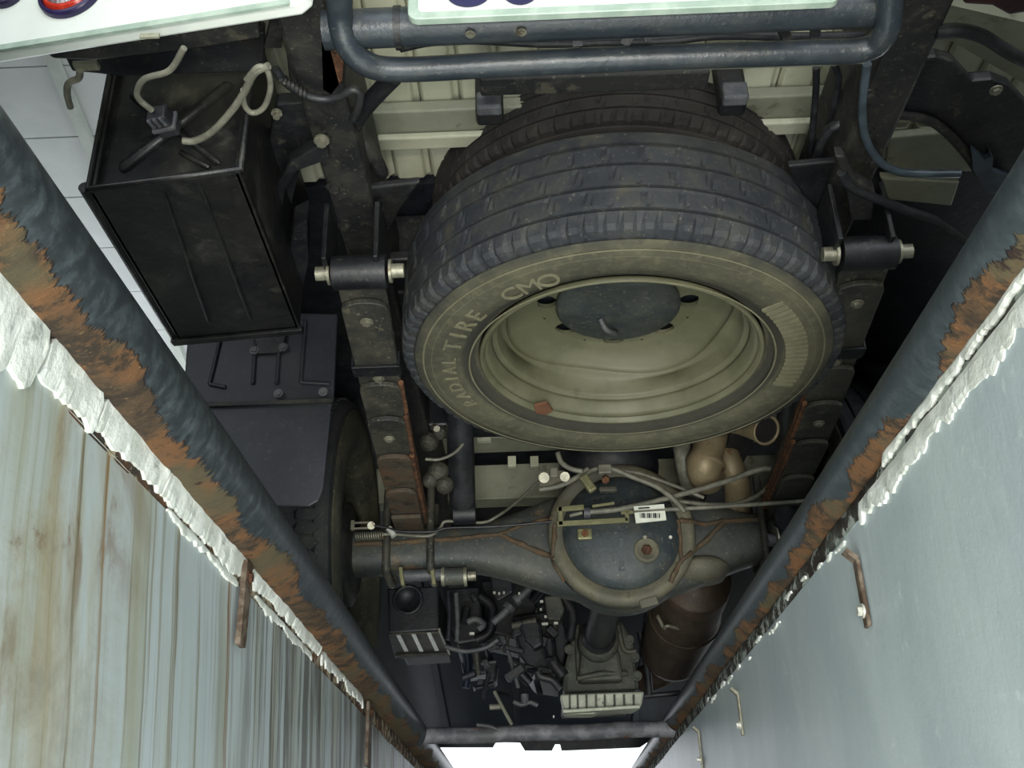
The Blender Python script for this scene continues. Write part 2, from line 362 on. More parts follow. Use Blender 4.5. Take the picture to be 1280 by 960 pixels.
# =================================================================== SETTING
def struct(name, mb, mat, **k):
    o = obj(name, mb, mat, **k); o['kind'] = 'structure'; return o
def wall_grid(x, y0, y1, z0, z1, ny, nz, amp, thick, seed):
    m = MB(); vs = []; fs = []
    for j in range(nz + 1):
        for i in range(ny + 1):
            y = y0 + (y1 - y0) * i / ny; z = z0 + (z1 - z0) * j / nz
            d = amp * mnoise.noise(Vector((seed, y * 3, z * 3))) + amp * 0.4 * mnoise.noise(Vector((seed, y * 14, z * 10)))
            vs.append((x + d, y, z))
    for j in range(nz):
        for i in range(ny): a = j * (ny + 1) + i; fs.append((a, a + 1, a + ny + 2, a + ny + 1))
    m.add(vs, fs, True)
    x2 = x + thick
    n = len(vs); m.add([(x2, y0, z0), (x2, y1, z0), (x2, y1, z1), (x2, y0, z1)], [(0, 1, 2, 3)])
    m.add([(x, y0, z1), (x, y1, z1), (x2, y1, z1), (x2, y0, z1)], [(0, 1, 2, 3)])
    return m
struct('wall_left', wall_grid(XL, -2.0, 5.6, -1.2, GZ, 220, 40, 0.004, -0.12, 1.0), 'wall_left', origin=(XL, 0, 0))
struct('wall_right', wall_grid(XR, -2.0, 5.6, -1.2, GZ + .028, 160, 30, 0.003, 0.12, 5.0), 'wall_right', origin=(XR, 0, 0))
struct('wall_front', MB().box((0, 5.68, -0.41), (1.1, 0.12, 1.58)), 'concrete')
struct('wall_back', MB().box((0, -2.06, -0.41), (1.1, 0.12, 1.58)), 'concrete')
struct('floor', MB().box((0, 1.8, -1.23), (1.1, 7.9, 0.06)), 'concrete')
fl = MB(); fl.box((-3.12, 1.6, GZ - 0.06), (5.15, 9.0, 0.12)); fl.box((3.12, 1.6, GZ - 0.06), (5.15, 9.0, 0.12))
struct('floor', fl, 'concrete')
# ceiling of wide boards
ceil = struct('ceiling', MB().box((0, 1.5, 3.46), (11, 9.5, 0.04)), 'ceiling_trim')
me_c = None
c0 = PZ(60, 85, 3.4).y
for k in range(-3, 10):
    y = c0 + 0.475 * k
    m = MB().box((-3.2, y + 0.2375, 3.425), (4.6, 0.4715, 0.03)); obj('ceiling_board', m, 'ceiling', ceil, bevel=0.003, seg=1)
tr = MB(); a = PZ(70, 85, 3.38); b = PZ(215, 420, 3.38); tr.bar(a + (a - b) * 0.3, b + (b - a) * 0.3, 0.05, 0.04)
obj('ceiling_trim', tr, 'ceiling_trim', ceil)
# grey-green partition at the left of the garage
gp = struct('wall_side', MB().box((-2.9, 1.2, 1.9), (0.08, 6.4, 3.1)), 'green_door')
struct('wall_side', MB().box((3.1, 1.2, 1.9), (0.08, 6.4, 3.1)), 'green_door')

# ---- edge pipes
def edge_pipe(name, ax, h, r, mat, label, amp, seed, bow):
    m = MB(); n = 40; N = 260; vs = []; fs = []
    o = Vector((ax, 1.5, h))
    for i in range(N + 1):
        y = -1.6 + 7.0 * i / N
        bx = bow * ((y - 1.9) / 1.6) ** 2 if y < 1.9 else 0
        for k in range(n):
            t = 2 * PI * k / n; c, s_ = math.cos(t), math.sin(t)
            d = (c * (-1 if ax < 0 else 1) * 1 - s_) / 1.41
            bump = max(0, d + 0.25)
            rr = r + bump * amp * (0.6 + mnoise.noise(Vector((seed + c * 1.3, y * 22, s_ * 1.3)))) + bump * amp * 0.5 * mnoise.noise(Vector((seed + c * 3, y * 70, s_ * 3)))
            vs.append((ax + bx + c * rr, y, h + s_ * rr))
    for i in range(N):
        for k in range(n): fs.append((i * n + k, i * n + (k + 1) % n, (i + 1) * n + (k + 1) % n, (i + 1) * n + k))
    m.add(vs, fs, True); m.add(vs[:n], [tuple(range(n))[::-1]]); m.add(vs[-n:], [tuple(range(n))])
    t = thing(name, label, 'pipe', (ax, 1.5, h))
    obj('pipe_body', m, mat, t); return t
PLx, PLz, PLr = -0.376, 0.465, 0.044
PRx, PRz, PRr = 0.420, 0.480, 0.036
pl = edge_pipe('edge_pipe', PLx, PLz, PLr, 'pipe_left', 'thick dark pipe with a broad brown rust band on the streaked left pit wall', 0.003, 2.0, -0.008)
pr = edge_pipe('edge_pipe', PRx, PRz, PRr, 'pipe_right', 'blue-grey pipe with orange rust patches along the smooth right pit wall', 0.0025, 9.0, -0.01)

# crossbar between the pipes, hooks and straps
cb = thing('crossbar', 'grey rust-mottled bar laid across the pit between the two edge pipes', 'bar', PZ(705, 914, 0.44))
a = PZ(510, 924, .455); b = PZ(905, 909, .455); a.y = b.y = 3.26
obj('bar_tube', MB().tube([a + (b - a) * i / 12 + Vector((0, 0, .002 * math.sin(i * 1.7))) for i in range(13)], 0.024, 16), 'bar', cb)
obj('clamp', MB().cyl(b - Vector((.06, 0, 0)), b - Vector((.03, 0, 0)), .03, 16), 'bar', cb)
def hook(pix0, pix1, mat, label, w=0.012, drop=True):
    a = PX(*pix0, XR - .004); b = PX(*pix1, XR - .004)
    b.y = a.y
    t = thing('pipe_bracket', label, 'bracket', b)
    obj('strap', MB().box(((a.x), a.y, (a.z + b.z) / 2), (.005, w, abs(a.z - b.z))), mat, t, bevel=.001, seg=1)
    obj('arm', MB().bar((XR - .004, a.y, a.z), (PRx - .03, a.y, a.z + .012), w, .006, (0, 1, 0)), mat, t)
    bolt((XR - .006, a.y, b.z + .02), (-1, 0, 0), .006, .008, 'bolt', 'bright_steel', t)
hook((1070, 700), (1084, 785), 'old_strap', 'rusty bent strap bracket holding the right pipe, nearest of the three', .016)
hook((922, 868), (930, 918), 'steel', 'thin grey strap bracket on the right wall just before the crossbar')
hook((873, 915), (878, 960), 'steel', 'thin grey strap bracket on the right wall beyond the crossbar')
def strap_left(px, py, w, z1, label, mat='old_strap'):
    a = PX(px, py, XL); t = thing('rusted_strap', label, 'strap', (XL, a.y, z1))
    m = MB(); zt = GZ + .03; N = 14; L = []; R = []
    for i in range(N + 1):
        z = zt + (z1 - zt) * i / N
        L.append((XL + .006, a.y - w / 2 + .003 * mnoise.noise(Vector((px, i * .9, 0))), z)); R.append((XL + .006, a.y + w / 2 + .006 * mnoise.noise(Vector((px, i * .9, 5))), z))
    m.prism(L + R[::-1], (.007, 0, 0)); obj('strap_plate', m, mat, t)
    bolt((XL + .012, a.y, zt - .02), (1, 0, 0), .007, .006, 'bolt', 'rust', t)
strap_left(298, 735, .028, PX(296, 812, XL).z, 'rusted vertical strap running down the left wall below the pipe joint')
strap_left(456, 905, .05, PX(456, 960, XL).z, 'brown rusted strap low down the left wall near the crossbar')

# flaking plaster fillets under the pipes (real chipped pieces)
def plaster(side, y0, y1, ztop, zbot, seed, label='', amp=.008, th=.003, xt=0.0):
    m = MB(); x0 = XL if side < 0 else XR; s_ = 1 if side < 0 else -1
    N = max(8, int((y1 - y0) / .005)); nz = 4; vs = []
    for i in range(N + 1):
        y = y0 + (y1 - y0) * i / N
        top = ztop + amp * .4 * mnoise.noise(Vector((seed, y * 18, 1))); bot = zbot + amp * 1.1 * mnoise.noise(Vector((seed, y * 13, 3))) + amp * 1.1 * mnoise.noise(Vector((seed, y * 55, 3))) + amp * .6 * mnoise.noise(Vector((seed, y * 140, 3)))
        e = .6 + .4 * min(1, i / 2, (N - i) / 2); top = bot + (top - bot) * e
        for j in range(nz + 1):
            z = bot + (top - bot) * j / nz
            o_ = th * (0.7 if j in (0, nz) else 1) * (1 + .5 * mnoise.noise(Vector((seed, y * 35, z * 60)))) + xt * j / nz
            vs.append((x0 + s_ * (0.001 + o_), y + .003 * mnoise.noise(Vector((z * 90, y * 9, 2))), z))
    n0 = len(vs); vs += [(x0 - s_ * .004, v[1], v[2]) for v in vs]
    fs = []
    for i in range(N):
        for j in range(nz):
            a = i * (nz + 1) + j; f = (a, a + 1, a + nz + 2, a + nz + 1); fs += [f, tuple(n0 + q for q in f[::-1])]
        for j in (0, nz):
            a = i * (nz + 1) + j; fs.append((a, a + nz + 1, n0 + a + nz + 1, n0 + a))
    for i in (0, N):
        for j in range(nz):
            a = i * (nz + 1) + j; fs.append((a, a + 1, n0 + a + 1, n0 + a))
    m.add(vs, fs, False)
    o = obj('trim_%d' % plaster.n, m, 'plaster'); o['kind'] = 'structure'; plaster.n += 1
    return o
plaster.n = 1
def yl(px, py): return PX(px, py, XL).y
def yr(px, py): return PX(px, py, XR).y
plaster(-1, .45, yl(46, 432), .440, .366, 1, '', .012, .004, .006)
plaster(-1, yl(52, 438), yl(118, 500), .432, .384, 2, '', .008, .003, .006)
plaster(-1, yl(122, 503), yl(200, 600), .432, .394, 3, '', .008, .003, .006)
plaster(-1, yl(202, 602), yl(300, 706), .430, .392, 10, '', .008, .003, .006)
plaster(-1, yl(208, 630), yl(296, 722), .388, .380, 4, '', .005, .002)
plaster(-1, yl(308, 735), yl(396, 820), .428, .404, 5, '', .008, .003, .006)
plaster(-1, yl(318, 752), yl(388, 826), .396, .386, 6, '', .006, .002)
plaster(-1, yl(400, 836), yl(452, 892), .42, .402, 7, '', .012)
plaster(1, .45, yr(1085, 690), .428, .404, 8, '', .009, .003)
plaster(1, .45, yr(1120, 650), .446, .436, 9, '', .007, .003)
for k in range(14):
    q = k / 14; y = yr(1060, 705) + (yr(880, 900) - yr(1060, 705)) * q ** 1.2 + random.uniform(-.02, .02); zz = random.uniform(.405, .43)
    plaster(1, y, y + random.uniform(.02, .07), zz, zz - random.uniform(.004, .009), 20 + k, '', .006, .002)
# dark mottled packing between wall top and pipes
for side, x0, seed in ((-1, XL, 3), (1, XR, 8)):
    m = MB(); N = 200; vs = []
    for i in range(N + 1):
        y = -1.2 + 6.4 * i / N; d = .006 * mnoise.noise(Vector((seed, y * 25, 0)))
        if side < 0: prof = [(x0 - .05, GZ), (x0 - .001, GZ - .002), (x0 + .001 + d * .5, GZ + .03), (x0 - .004, GZ + .055), (x0 - .05, GZ + .06)]
        else: prof = [(x0 + .05, GZ), (x0 + .002, GZ + .02), (x0 - .001 - d * .5, GZ + .045), (x0 + .008, GZ + .075), (x0 + .05, GZ + .075)]
        vs += [(p[0], y, p[1]) for p in prof]
    m.add(vs, [(i * 5 + k, i * 5 + (k + 1) % 5, (i + 1) * 5 + (k + 1) % 5, (i + 1) * 5 + k) for i in range(N) for k in range(5)], True)
    o = obj('trim_%d' % plaster.n, m, grime('rust_stained_packing_' + ('left' if side < 0 else 'right'), '#2a211a', '#5e3c22' if side < 0 else '#4d5048', 22, rough=.9, c3='#9a8f78' if side < 0 else '#a3aaa2', s3=30, t3=(0.5, 0.56), bump=.8)); o['kind'] = 'structure'; plaster.n += 1

# =================================================================== TRUCK UNDERSIDE
CX = 0.125
# ---- cargo bed: ribbed cream floor
bed = thing('cargo_bed', 'cream cargo bed floor of ribbed sheet seen from below above the spare wheel', 'cargo bed', (CX, 1.4, 1.16))
for k in range(24):
    x = -.60 + k * .064
    if x > .93: break
    m = MB(); n = 8
    for (ya, yb) in ((.80, 1.395), (1.405, 1.49)):
        prof = [(x + .001, .0), (x + .006, -.010), (x + .050, -.010), (x + .056, 0.0), (x + .063, 0), (x + .063, .01), (x + .001, .01)]
        m.prism([(p[0], ya, 1.17 + p[1]) for p in prof], (0, yb - ya, 0))
    obj('floor_rib', m, 'cream', bed, bevel=.002, seg=1)
obj('bed_sheet', MB().box((.165, 1.2, 1.19), (1.56, .84, .012)), 'cream', bed)
def cross(name, pa, pb, z, h, w, mat, parent, lab=None):
    a = PZ(*pa, z); b = PZ(*pb, z); a.y = b.y = (a.y + b.y) / 2
    return obj(name, MB().box(((a.x + b.x) / 2, a.y, z + h / 2), (abs(b.x - a.x), w, h)), mat, parent, lab, bevel=.003)
cross('crossmember', (455, 168), (1075, 135), 1.135, .022, .085, 'cream_dark', bed)
cross('crossmember_lip', (475, 190), (1062, 150), 1.12, .012, .03, 'cream', bed)
cross('crossmember', (470, 560), (1000, 545), 1.08, .07, .10, 'cream_dark', bed)
cross('crossmember', (470, 632), (1000, 618), .98, .10, .07, 'cream_dark', bed)
for px in (640, 668, 742):  # cream blocks standing in for glimpses of outside light through gaps
    p = PZ(px, 578, 1.04); obj('clip_or_glimpse', MB().box(p, (.022, .02, .03)), 'cream', bed, bevel=.002)
obj('clip_or_glimpse', MB().box(PZ(605, 549, 1.05), (.035, .015, .015)), 'cream', bed)
# right hand bed side, sloping cream panels
for (pix, z) in ((((1160, 0), (1290, 30), (1290, 110), (1170, 40)), 1.06),):
    m = MB(); m.prism([PZ(*p, z) for p in pix], (0, 0, .02)); obj('side_panel', m, 'cream_dark', bed)
for pix in (((1110, 172), (1185, 165), (1215, 205), (1225, 215), (1108, 215)), ((1100, 222), (1200, 228), (1190, 258), (1110, 250))):
    m = MB(); m.prism([PZ(*p, 1.12) for p in pix], (0, 0, .015)); obj('side_panel', m, 'cream_dark', bed, bevel=.004)

# ---- chassis frame
fr = thing('chassis_frame', 'pair of black frame rails with cross members above the axle', 'frame', (CX, 1.5, .95))
def rail(x, y0, y1, s_):
    m = MB(); w, h, t = .062, .15, .006
    prof = [(x - w / 2, .95), (x + w / 2, .95), (x + w / 2, .95 + h), (x - w / 2, .95 + h)]
    m.prism([(p[0], y0, p[1]) for p in prof], (0, y1 - y0, 0))
    return obj('frame_rail', m, 'black_dusty', fr, bevel=.006)
rail(-.25, .86, 4.8, 1); rail(.50, .86, 4.8, -1)
def fbox(name, px, py, z, size, mat, parent=fr, rz=0, bev=.004, lab=None):
    return obj(name, MB().box(PZ(px, py, z), size, Matrix.Rotation(rz, 3, 'Z')), mat, parent, lab, bevel=bev)
obj('cross_member', MB().box((CX, 1.60, 1.06), (.72, .05, .17)), 'black_dusty', fr, bevel=.006)
obj('cross_member', MB().box((CX, 1.52, .985), (.72, .10, .02)), 'black_paint', fr, bevel=.004)
obj('cross_member', MB().box((CX, 2.18, 1.02), (.72, .08, .10)), 'black_paint', fr, bevel=.006)
obj('cross_member', MB().box((CX, 2.95, 1.0), (.72, .12, .12)), 'black_paint', fr, bevel=.006)
# gussets where the cross member meets the rails
for pix in (((462, 235), (525, 228), (500, 262), (480, 300), (462, 296)), ((985, 208), (1070, 200), (1072, 262), (1040, 300), (1012, 262))):
    m = MB(); m.prism([PZ(*p, .965) for p in pix], (0, 0, .012)); obj('gusset', m, 'black_paint', fr, bevel=.003)
for px, py in ((1088, 118), (1086, 160), (1092, 200), (404, 172), (418, 232), (432, 280)):
    bolt(PZ(px, py, .95), (0, 0, -1), .008, .01, 'rivet', 'black_dusty', fr)
# hanger brackets for the springs
for sx in (-.25, .505):
    for q in (-.038, .038):
        m = MB(); m.prism([(sx + q - .004, 1.27, .95), (sx + q - .004, 1.36, .95), (sx + q - .004, 1.335, .85), (sx + q - .004, 1.27, .85)], (.008, 0, 0))
        obj('spring_hanger', m, 'black_paint', fr, bevel=.002)
# spare carrier posts
for px, py in ((612, 138), (915, 126)):
    p = PZ(px, py, 1.02)
    obj('carrier_post', MB().box((p.x, p.y, 1.05), (.040, .035, .09)), 'black_paint', fr, bevel=.006)
    obj('carrier_pad', MB().box((p.x, p.y - .02, 1.015), (.036, .02, .03)), 'engine_grey', fr, bevel=.004)
obj('carrier_bar', MB().bar(PZ(600, 103, 1.02), PZ(885, 94, 1.02), .035, .02, (0, 1, 0)), 'black_dusty', fr, bevel=.003)

# ---- rear bumper of two steel tubes
bp = thing('rear_bumper', 'grey-blue tubular rear bumper of two stacked bent steel tubes under the number plate', 'bumper', PZ(765, 60, .88))
z1 = .90
pts = [PZ(425, -20, .93), PZ(425, 20, .925), PZ(432, 52, .91), PZ(455, 78, z1), PZ(500, 87, z1), PZ(640, 80, z1), PZ(800, 73, z1), PZ(1000, 66, z1), PZ(1080, 62, z1), PZ(1106, 42, z1), PZ(1112, 10, .91), PZ(1112, -20, .92)]
obj('lower_tube', MB().tube(smoothpath(pts, 5), .0150, 20), 'tube_paint', bp)
a = PZ(405, 38, .93); b = PZ(1120, 8, .93)
obj('upper_tube', MB().tube([a, b], .023, 24), 'tube_paint', bp)
a = PZ(498, 35, .93); d = Vector((1, 0, 0))
obj('tube_clamp', MB().cyl(a - d * .004, a + d * .004, .0255, 24), 'black_paint', bp)
for px in (588, 652): bolt(PZ(px, 42 - (px - 588) * .04, .905), (0, 0, -1), .004, .004, 'rivet', 'steel', bp)
for pa, pb in (((720, 30), (722, 58)), ((800, 22), (780, 56)), ((800, 22), (812, 50)), ((1020, 28), (1018, 52)), ((975, 30), (985, 52))):
    obj('stay', MB().bar(PZ(*pa, .95), PZ(*pb, .93), .012, .006), 'black_paint', bp)
# end brackets
for pix, mat in ((((352, 10), (405, -10), (432, 60), (432, 118), (362, 112)), 'black_dusty'), (((1125, -10), (1175, -10), (1178, 40), (1160, 75), (1120, 72)), 'black_dusty')):
    m = MB(); m.prism([PZ(*p, .955) for p in pix], (0, 0, .05)); obj('end_bracket', m, mat, bp, bevel=.006)
m = MB(); m.prism([PZ(*p, .95) for p in ((402, 52), (430, 66), (428, 100), (414, 118), (404, 112))], (0, 0, .006)); obj('rusty_plate', m, 'rust', bp, 'rusty bracket plate')
obj('brace_tube', MB().tube(smoothpath([PZ(492, 96, .95), PZ(460, 130, .96), PZ(440, 160, .98)]), .012, 12), 'black_paint', bp)
obj('welded_strip', MB().tube(smoothpath([PZ(560, 97, .925), PZ(640, 92, .925), PZ(800, 86, .925), PZ(1000, 80, .925), PZ(1080, 76, .925)]), .0035, 8), 'cream_dark', bp)

# ---- number plate
npz = .885; yp = .85
a = PY(510, 24, yp); b = PY(1050, 6, yp)
plate = thing('number_plate', 'white number plate with dark digits and green-grey frame above the bumper tubes', 'number plate', a)
z0 = min(a.z, b.z); w_ = b.x - a.x; hh = .15
def rrect(x0, x1, z0, z1, r, y, n=5):
    out = []
    for cx_, cz_, a0 in ((x1 - r, z0 + r, -90), (x1 - r, z1 - r, 0), (x0 + r, z1 - r, 90), (x0 + r, z0 + r, 180)):
        for i in range(n + 1):
            t = math.radians(a0 + 90 * i / n); out.append((cx_ + r * math.cos(t), y, cz_ + r * math.sin(t)))
    return out
obj('plate_sheet', MB().prism(rrect(a.x + .006, b.x - .006, z0 + .006, z0 + hh, .008, yp), (0, .003, 0)), 'plate_white', plate)
fo = rrect(a.x, b.x, z0, z0 + hh + .006, .012, yp - .005); fi = rrect(a.x + .011, b.x - .011, z0 + .011, z0 + hh - .005, .007, yp - .005); n_ = len(fo)
m = MB(); fo2 = [(p[0], p[1] + .010, p[2]) for p in fo]; fi2 = [(p[0], p[1] + .010, p[2]) for p in fi]
m.add(fo + fi + fo2 + fi2, [(i, (i + 1) % n_, n_ + (i + 1) % n_, n_ + i) for i in range(n_)] + [(2 * n_ + i, 2 * n_ + (i + 1) % n_, 3 * n_ + (i + 1) % n_, 3 * n_ + i) for i in range(n_)] + [(i, (i + 1) % n_, 2 * n_ + (i + 1) % n_, 2 * n_ + i) for i in range(n_)] + [(n_ + i, n_ + (i + 1) % n_, 3 * n_ + (i + 1) % n_, 3 * n_ + i) for i in range(n_)])
obj('plate_frame', m, 'plate_rim', plate, bevel=.001, seg=1)
for ch, px in (('8', 557), ('0', 622)):
    vs, fs = text_mesh(ch, .125, .001); o0 = PY(px, 14, yp)
    mnx = min(v.x for v in vs); mnz = min(v.y for v in vs)
    m = MB(); m.add([(o0.x + (v.x - mnx) * .95, yp - .002 - v.z, z0 + .0185 + (v.y - mnz)) for v in vs], fs); obj('digit', m, 'ink', plate)

# ---- tail lamp panel
tp = thing('tail_lamp_panel', 'white rear lamp panel with round red lamps at the top left', 'lamp panel', PZ(200, 40, .9))
a = PZ(-60, 72, .905); b = PZ(384, 1, .905); b2 = PZ(376, -20, .93)
u_ = (b - a).normalized(); nrm = Vector((u_.y, -u_.x, 0)); nrm = nrm if nrm.y < 0 else -nrm
m = MB(); m.prism([a, b - u_ * .012, b + Vector((0, 0, .012)), b + Vector((0, 0, .2)), a + Vector((0, 0, .2))], -nrm * .02); obj('panel', m, 'white', tp, bevel=.004)
obj('lower_edge', MB().bar(a + nrm * .002, b - u_ * .02 + nrm * .002, .008, .004, (0, 0, 1)), 'plate_rim', tp)
def onpanel(px, py):
    r = ray(px, py); t = (a - nrm * -.0).dot(nrm) / r.dot(nrm); return r * t
def lamp(px, py, rx, mats, lab):
    c = onpanel(px, py)
    m = MB(); prof = [(rx * 1.0, -.004), (rx * 1.0, .006), (rx * .92, .011), (rx * .86, .008), (rx * .86, -.004)]
    l0 = obj('lamp', m.lathe(prof, c, nrm, 40, ref=u_), mats[0], tp, lab)
    m = MB(); prof = [(rx * .86, .004), (rx * .8, .012), (rx * .72, .013), (rx * .70, .006)]
    obj('lens_ring', m.lathe(prof, c, nrm, 40, ref=u_), mats[1], l0)
    m = MB(); prof = [(rx * .7, .005), (rx * .68, .010), (rx * .4, .016), (rx * .2, .018), (.0005, .019)]
    obj('lens', m.lathe(prof, c, nrm, 40, ref=u_), mats[2], l0)
lamp(90, -8, .040, ('purple_trim', 'red_lens', 'clear_lens'), 'red ringed lamp with clear centre')
lamp(222, -26, .028, ('purple_trim', 'purple_trim', 'purple_trim'), 'small purple reflector')
lamp(10, -6, .022, ('purple_trim', 'purple_trim', 'purple_trim'), 'small dark lamp')
obj('sticker', MB().box(onpanel(188, 40) - nrm * .0 + Vector((0, 0, -.006)), (.022, .003, .006)), 'cream_dark', tp)
# dark sill behind the panel
ts = thing('rear_sill', 'dark dusty metal sill under the white lamp panel', 'sill', PZ(230, 60, .93))
m = MB(); m.prism([PZ(*p, .935) for p in ((52, 62), (200, 32), (320, 8), (325, 48), (240, 62), (120, 76), (66, 74))], (0, 0, .03)); obj('sill_plate', m, 'black_dusty', ts, bevel=.003)
m = MB(); m.prism([PZ(*p, .98) for p in ((80, 70), (330, 40), (330, 90), (150, 96), (90, 90))], (0, 0, .02)); obj('inner_plate', m, 'black_paint', ts, bevel=.003)
obj('retaining_clip', MB().box(PZ(108, 82, .95), (.03, .012, .006)), 'steel', ts)
hk = tag(obj('tie_hook', wire([(100, 88), (98, 98), (86, 104), (84, 118), (88, 134)], .0045, z=.945), 'cable'), 'small grey rod hook hanging from the rear sill left of the black box', 'hook')
for pix in (((340, 20), (352, 20), (352, 60), (330, 60)), ):
    m = MB(); m.prism([PZ(*p, .99) for p in pix], (0, 0, .02)); obj('sill_bracket', m, 'black_dusty', ts)
# ---- lamp on the right rear corner
m = MB(); m.prism([PZ(*p, .93) for p in ((1200, -20), (1300, -20), (1300, 14), (1262, 20), (1240, 8), (1205, 6))], (0, 0, .05)); tag(obj('rear_lamp_housing', m, 'red_brown', bevel=.004), 'dark red plastic lamp housing in the top right corner', 'lamp housing')

# ---- black storage box
bx = thing('storage_box', 'large black steel box with a cross-pressed end hanging left of the frame', 'box', (-.447, 1.23, .82))
B = [PZ(110, 240, .82), PZ(300, 215, .82), PZ(375, 410, .82), PZ(222, 425, .82)]
T = [Vector((p.x, p.y, 1.07)) for p in B]
cen = sum(B, Vector()) / 4
def sh(p, s): return cen + (p - cen) * s
# shell: bottom, three sides, recessed rear end
obj('bottom_panel', MB().hexa([B[0], B[1], B[2], B[3]] + [p + Vector((0, 0, .012)) for p in B]), 'box_paint', bx, bevel=.003)
for i, j, nm in ((1, 2, 'side_panel'), (2, 3, 'front_panel'), (3, 0, 'side_panel')):
    n3 = (B[j] - B[i]).cross(Vector((0, 0, 1))).normalized()
    if n3.dot(cen - B[i]) < 0: n3 = -n3
    obj(nm, MB().hexa([B[i], B[j], B[j] + n3 * .008, B[i] + n3 * .008] + [Vector((q.x, q.y, 1.07)) for q in (B[i], B[j], B[j] + n3 * .008, B[i] + n3 * .008)]), 'box_paint', bx, bevel=.002)
e0, e1 = B[0] + Vector((.002, .012, .012)), B[1] + Vector((-.002, .012, .012))
ep = obj('end_panel', MB().hexa([e0, e1, e1 + Vector((0, .008, 0)), e0 + Vector((0, .008, 0))] + [q + Vector((0, 0, .23)) for q in (e0, e1, e1 + Vector((0, .008, 0)), e0 + Vector((0, .008, 0)))]), 'box_paint', bx)
def pressed(px0, py0, px1, py1, w=.008):
    en = (e1 - e0).cross(Vector((0, 0, 1))).normalized(); en = en if en.y < 0 else -en
    def hit(px, py): r = ray(px, py); return r * ((e0 + en * .002).dot(en) / r.dot(en))
    a = hit(px0, py0); b = hit(px1, py1); d = b - a
    obj('pressed_rib', MB().tube([a, a + d * .03, a + d * .97, b], [w * .3, w, w, w * .3], 10), 'box_paint', ep)
pressed(150, 214, 290, 104); pressed(163, 118, 275, 205, .005); pressed(225, 190, 262, 210, .004)
obj('rim_flange', MB().tube([B[0] + Vector((0, 0, .25)), B[0] + Vector((0, 0, .004)), B[1] + Vector((0, 0, .004)), B[1] + Vector((0, 0, .25))], .005, 8), 'box_paint', bx)
obj('rolled_edge', MB().tube([B[0] + Vector((-.006, 0, .008)), B[3] + Vector((-.006, .01, .008))], .008, 10), 'box_paint', bx)
obj('end_lip', MB().bar(B[3] + Vector((-.01, .004, .0)), B[2] + Vector((.004, .004, 0)), .014, .012, (0, 1, 0)), 'box_paint', bx, bevel=.002)
for k, (p0, p1) in enumerate((((205, 240), (262, 405)), ((250, 232), (315, 402)))):
    a = PZ(*p0, .819); b = PZ(*p1, .819); obj('bottom_rib', MB().tube([a, a.lerp(b, .05), a.lerp(b, .95), b], [.001, .003, .003, .001], 10), 'box_paint', bx)
bolt(PZ(143, 196, .9) * 1.0, (0, -1, 0), .004, .004, 'rivet', 'steel', bx)
# bracket arm from frame rail to the box side
ba = thing('box_bracket', 'curved black bracket arm between the storage box and the frame rail', 'bracket', PZ(360, 250, .9))
m = MB(); m.prism([PZ(*p, .93) for p in ((408, 178), (412, 200), (372, 214), (356, 240), (352, 268), (344, 282), (332, 276), (336, 262), (346, 232), (362, 204), (384, 190))], (0, 0, .02)); obj('arm_plate', m, 'black_paint', ba, bevel=.003)
m = MB(); m.prism([PZ(*p, .97) for p in ((345, 130), (405, 125), (415, 176), (375, 212), (356, 290), (362, 372), (345, 378), (322, 260))], (0, 0, .02)); obj('web_plate', m, 'black_paint', ba, bevel=.003)
m = MB(); m.prism([PZ(*p, .90) for p in ((366, 285), (384, 276), (386, 330), (376, 372), (360, 330))], (0, 0, .04)); obj('foot', m, 'black_paint', ba, bevel=.003)
bolt(PZ(346, 140, .965), (0, 0, -1), .005, .01, 'bolt', 'steel', ba); bolt(PZ(402, 174, .925), (0, 0, -1), .007, .01, 'bolt', 'steel', ba)

# ---- wiring loom with connector in front of the box
lm = thing('wiring_loom', 'grey wiring loom with a black connector hanging across the black box', 'wiring', PZ(206, 150, .9))
def lp(pix, z): return [PZ(x, y, z) for x, y in pix]
obj('loom', MB().tube(smoothpath(lp([(230, 60), (212, 88), (182, 98), (172, 112), (174, 124), (190, 138)], .86)), .0038, 10), 'cable', lm)
obj('loom', MB().tube(smoothpath(lp([(228, 176), (244, 176), (266, 164), (290, 138), (305, 116), (318, 92), (336, 82)], .86)), .0045, 10), 'cable', lm)
obj('loop', MB().tube(smoothpath(lp([(304, 112), (306, 132), (316, 141), (330, 134), (338, 110), (334, 88), (322, 84), (308, 100)], .86)), .0035, 10), 'cable', lm)
c = PZ(205, 152, .86); ax_ = (PZ(226, 176, .86) - PZ(190, 136, .86)).normalized()
rot = Matrix((ax_, Vector((0, 0, 1)).cross(ax_).normalized(), ax_.cross(Vector((0, 0, 1)).cross(ax_)).normalized())).transposed()
cn = obj('connector', MB().box(c, (.036, .026, .022), rot), 'hose', lm, bevel=.003)
obj('connector_collar', MB().box(c + ax_ * .002, (.006, .031, .027), rot), 'engine_grey', cn, bevel=.002)
for q in (-.008, 0, .008): obj('connector_rib', MB().box(c + rot @ Vector((-.012, q, -.012)), (.014, .003, .003), rot), 'engine_grey', cn)
l2 = thing('rail_loom', 'black taped loom running across the end of the left frame rail', 'wiring', PZ(400, 120, .93))
obj('loom', MB().tube(smoothpath(lp([(344, 86), (358, 104), (380, 118), (405, 124), (425, 120), (440, 112), (450, 118), (446, 140), (440, 150)], .925)), .0055, 10), 'hose', l2)
for i in range(7):
    p = PZ(352 + i * 5, 98 + i * 3.2, .925); obj('tape_ring', MB().cyl(p - Vector((.002, 0, 0)), p + Vector((.002, 0, 0)), .0068, 10), 'black_dusty', l2)
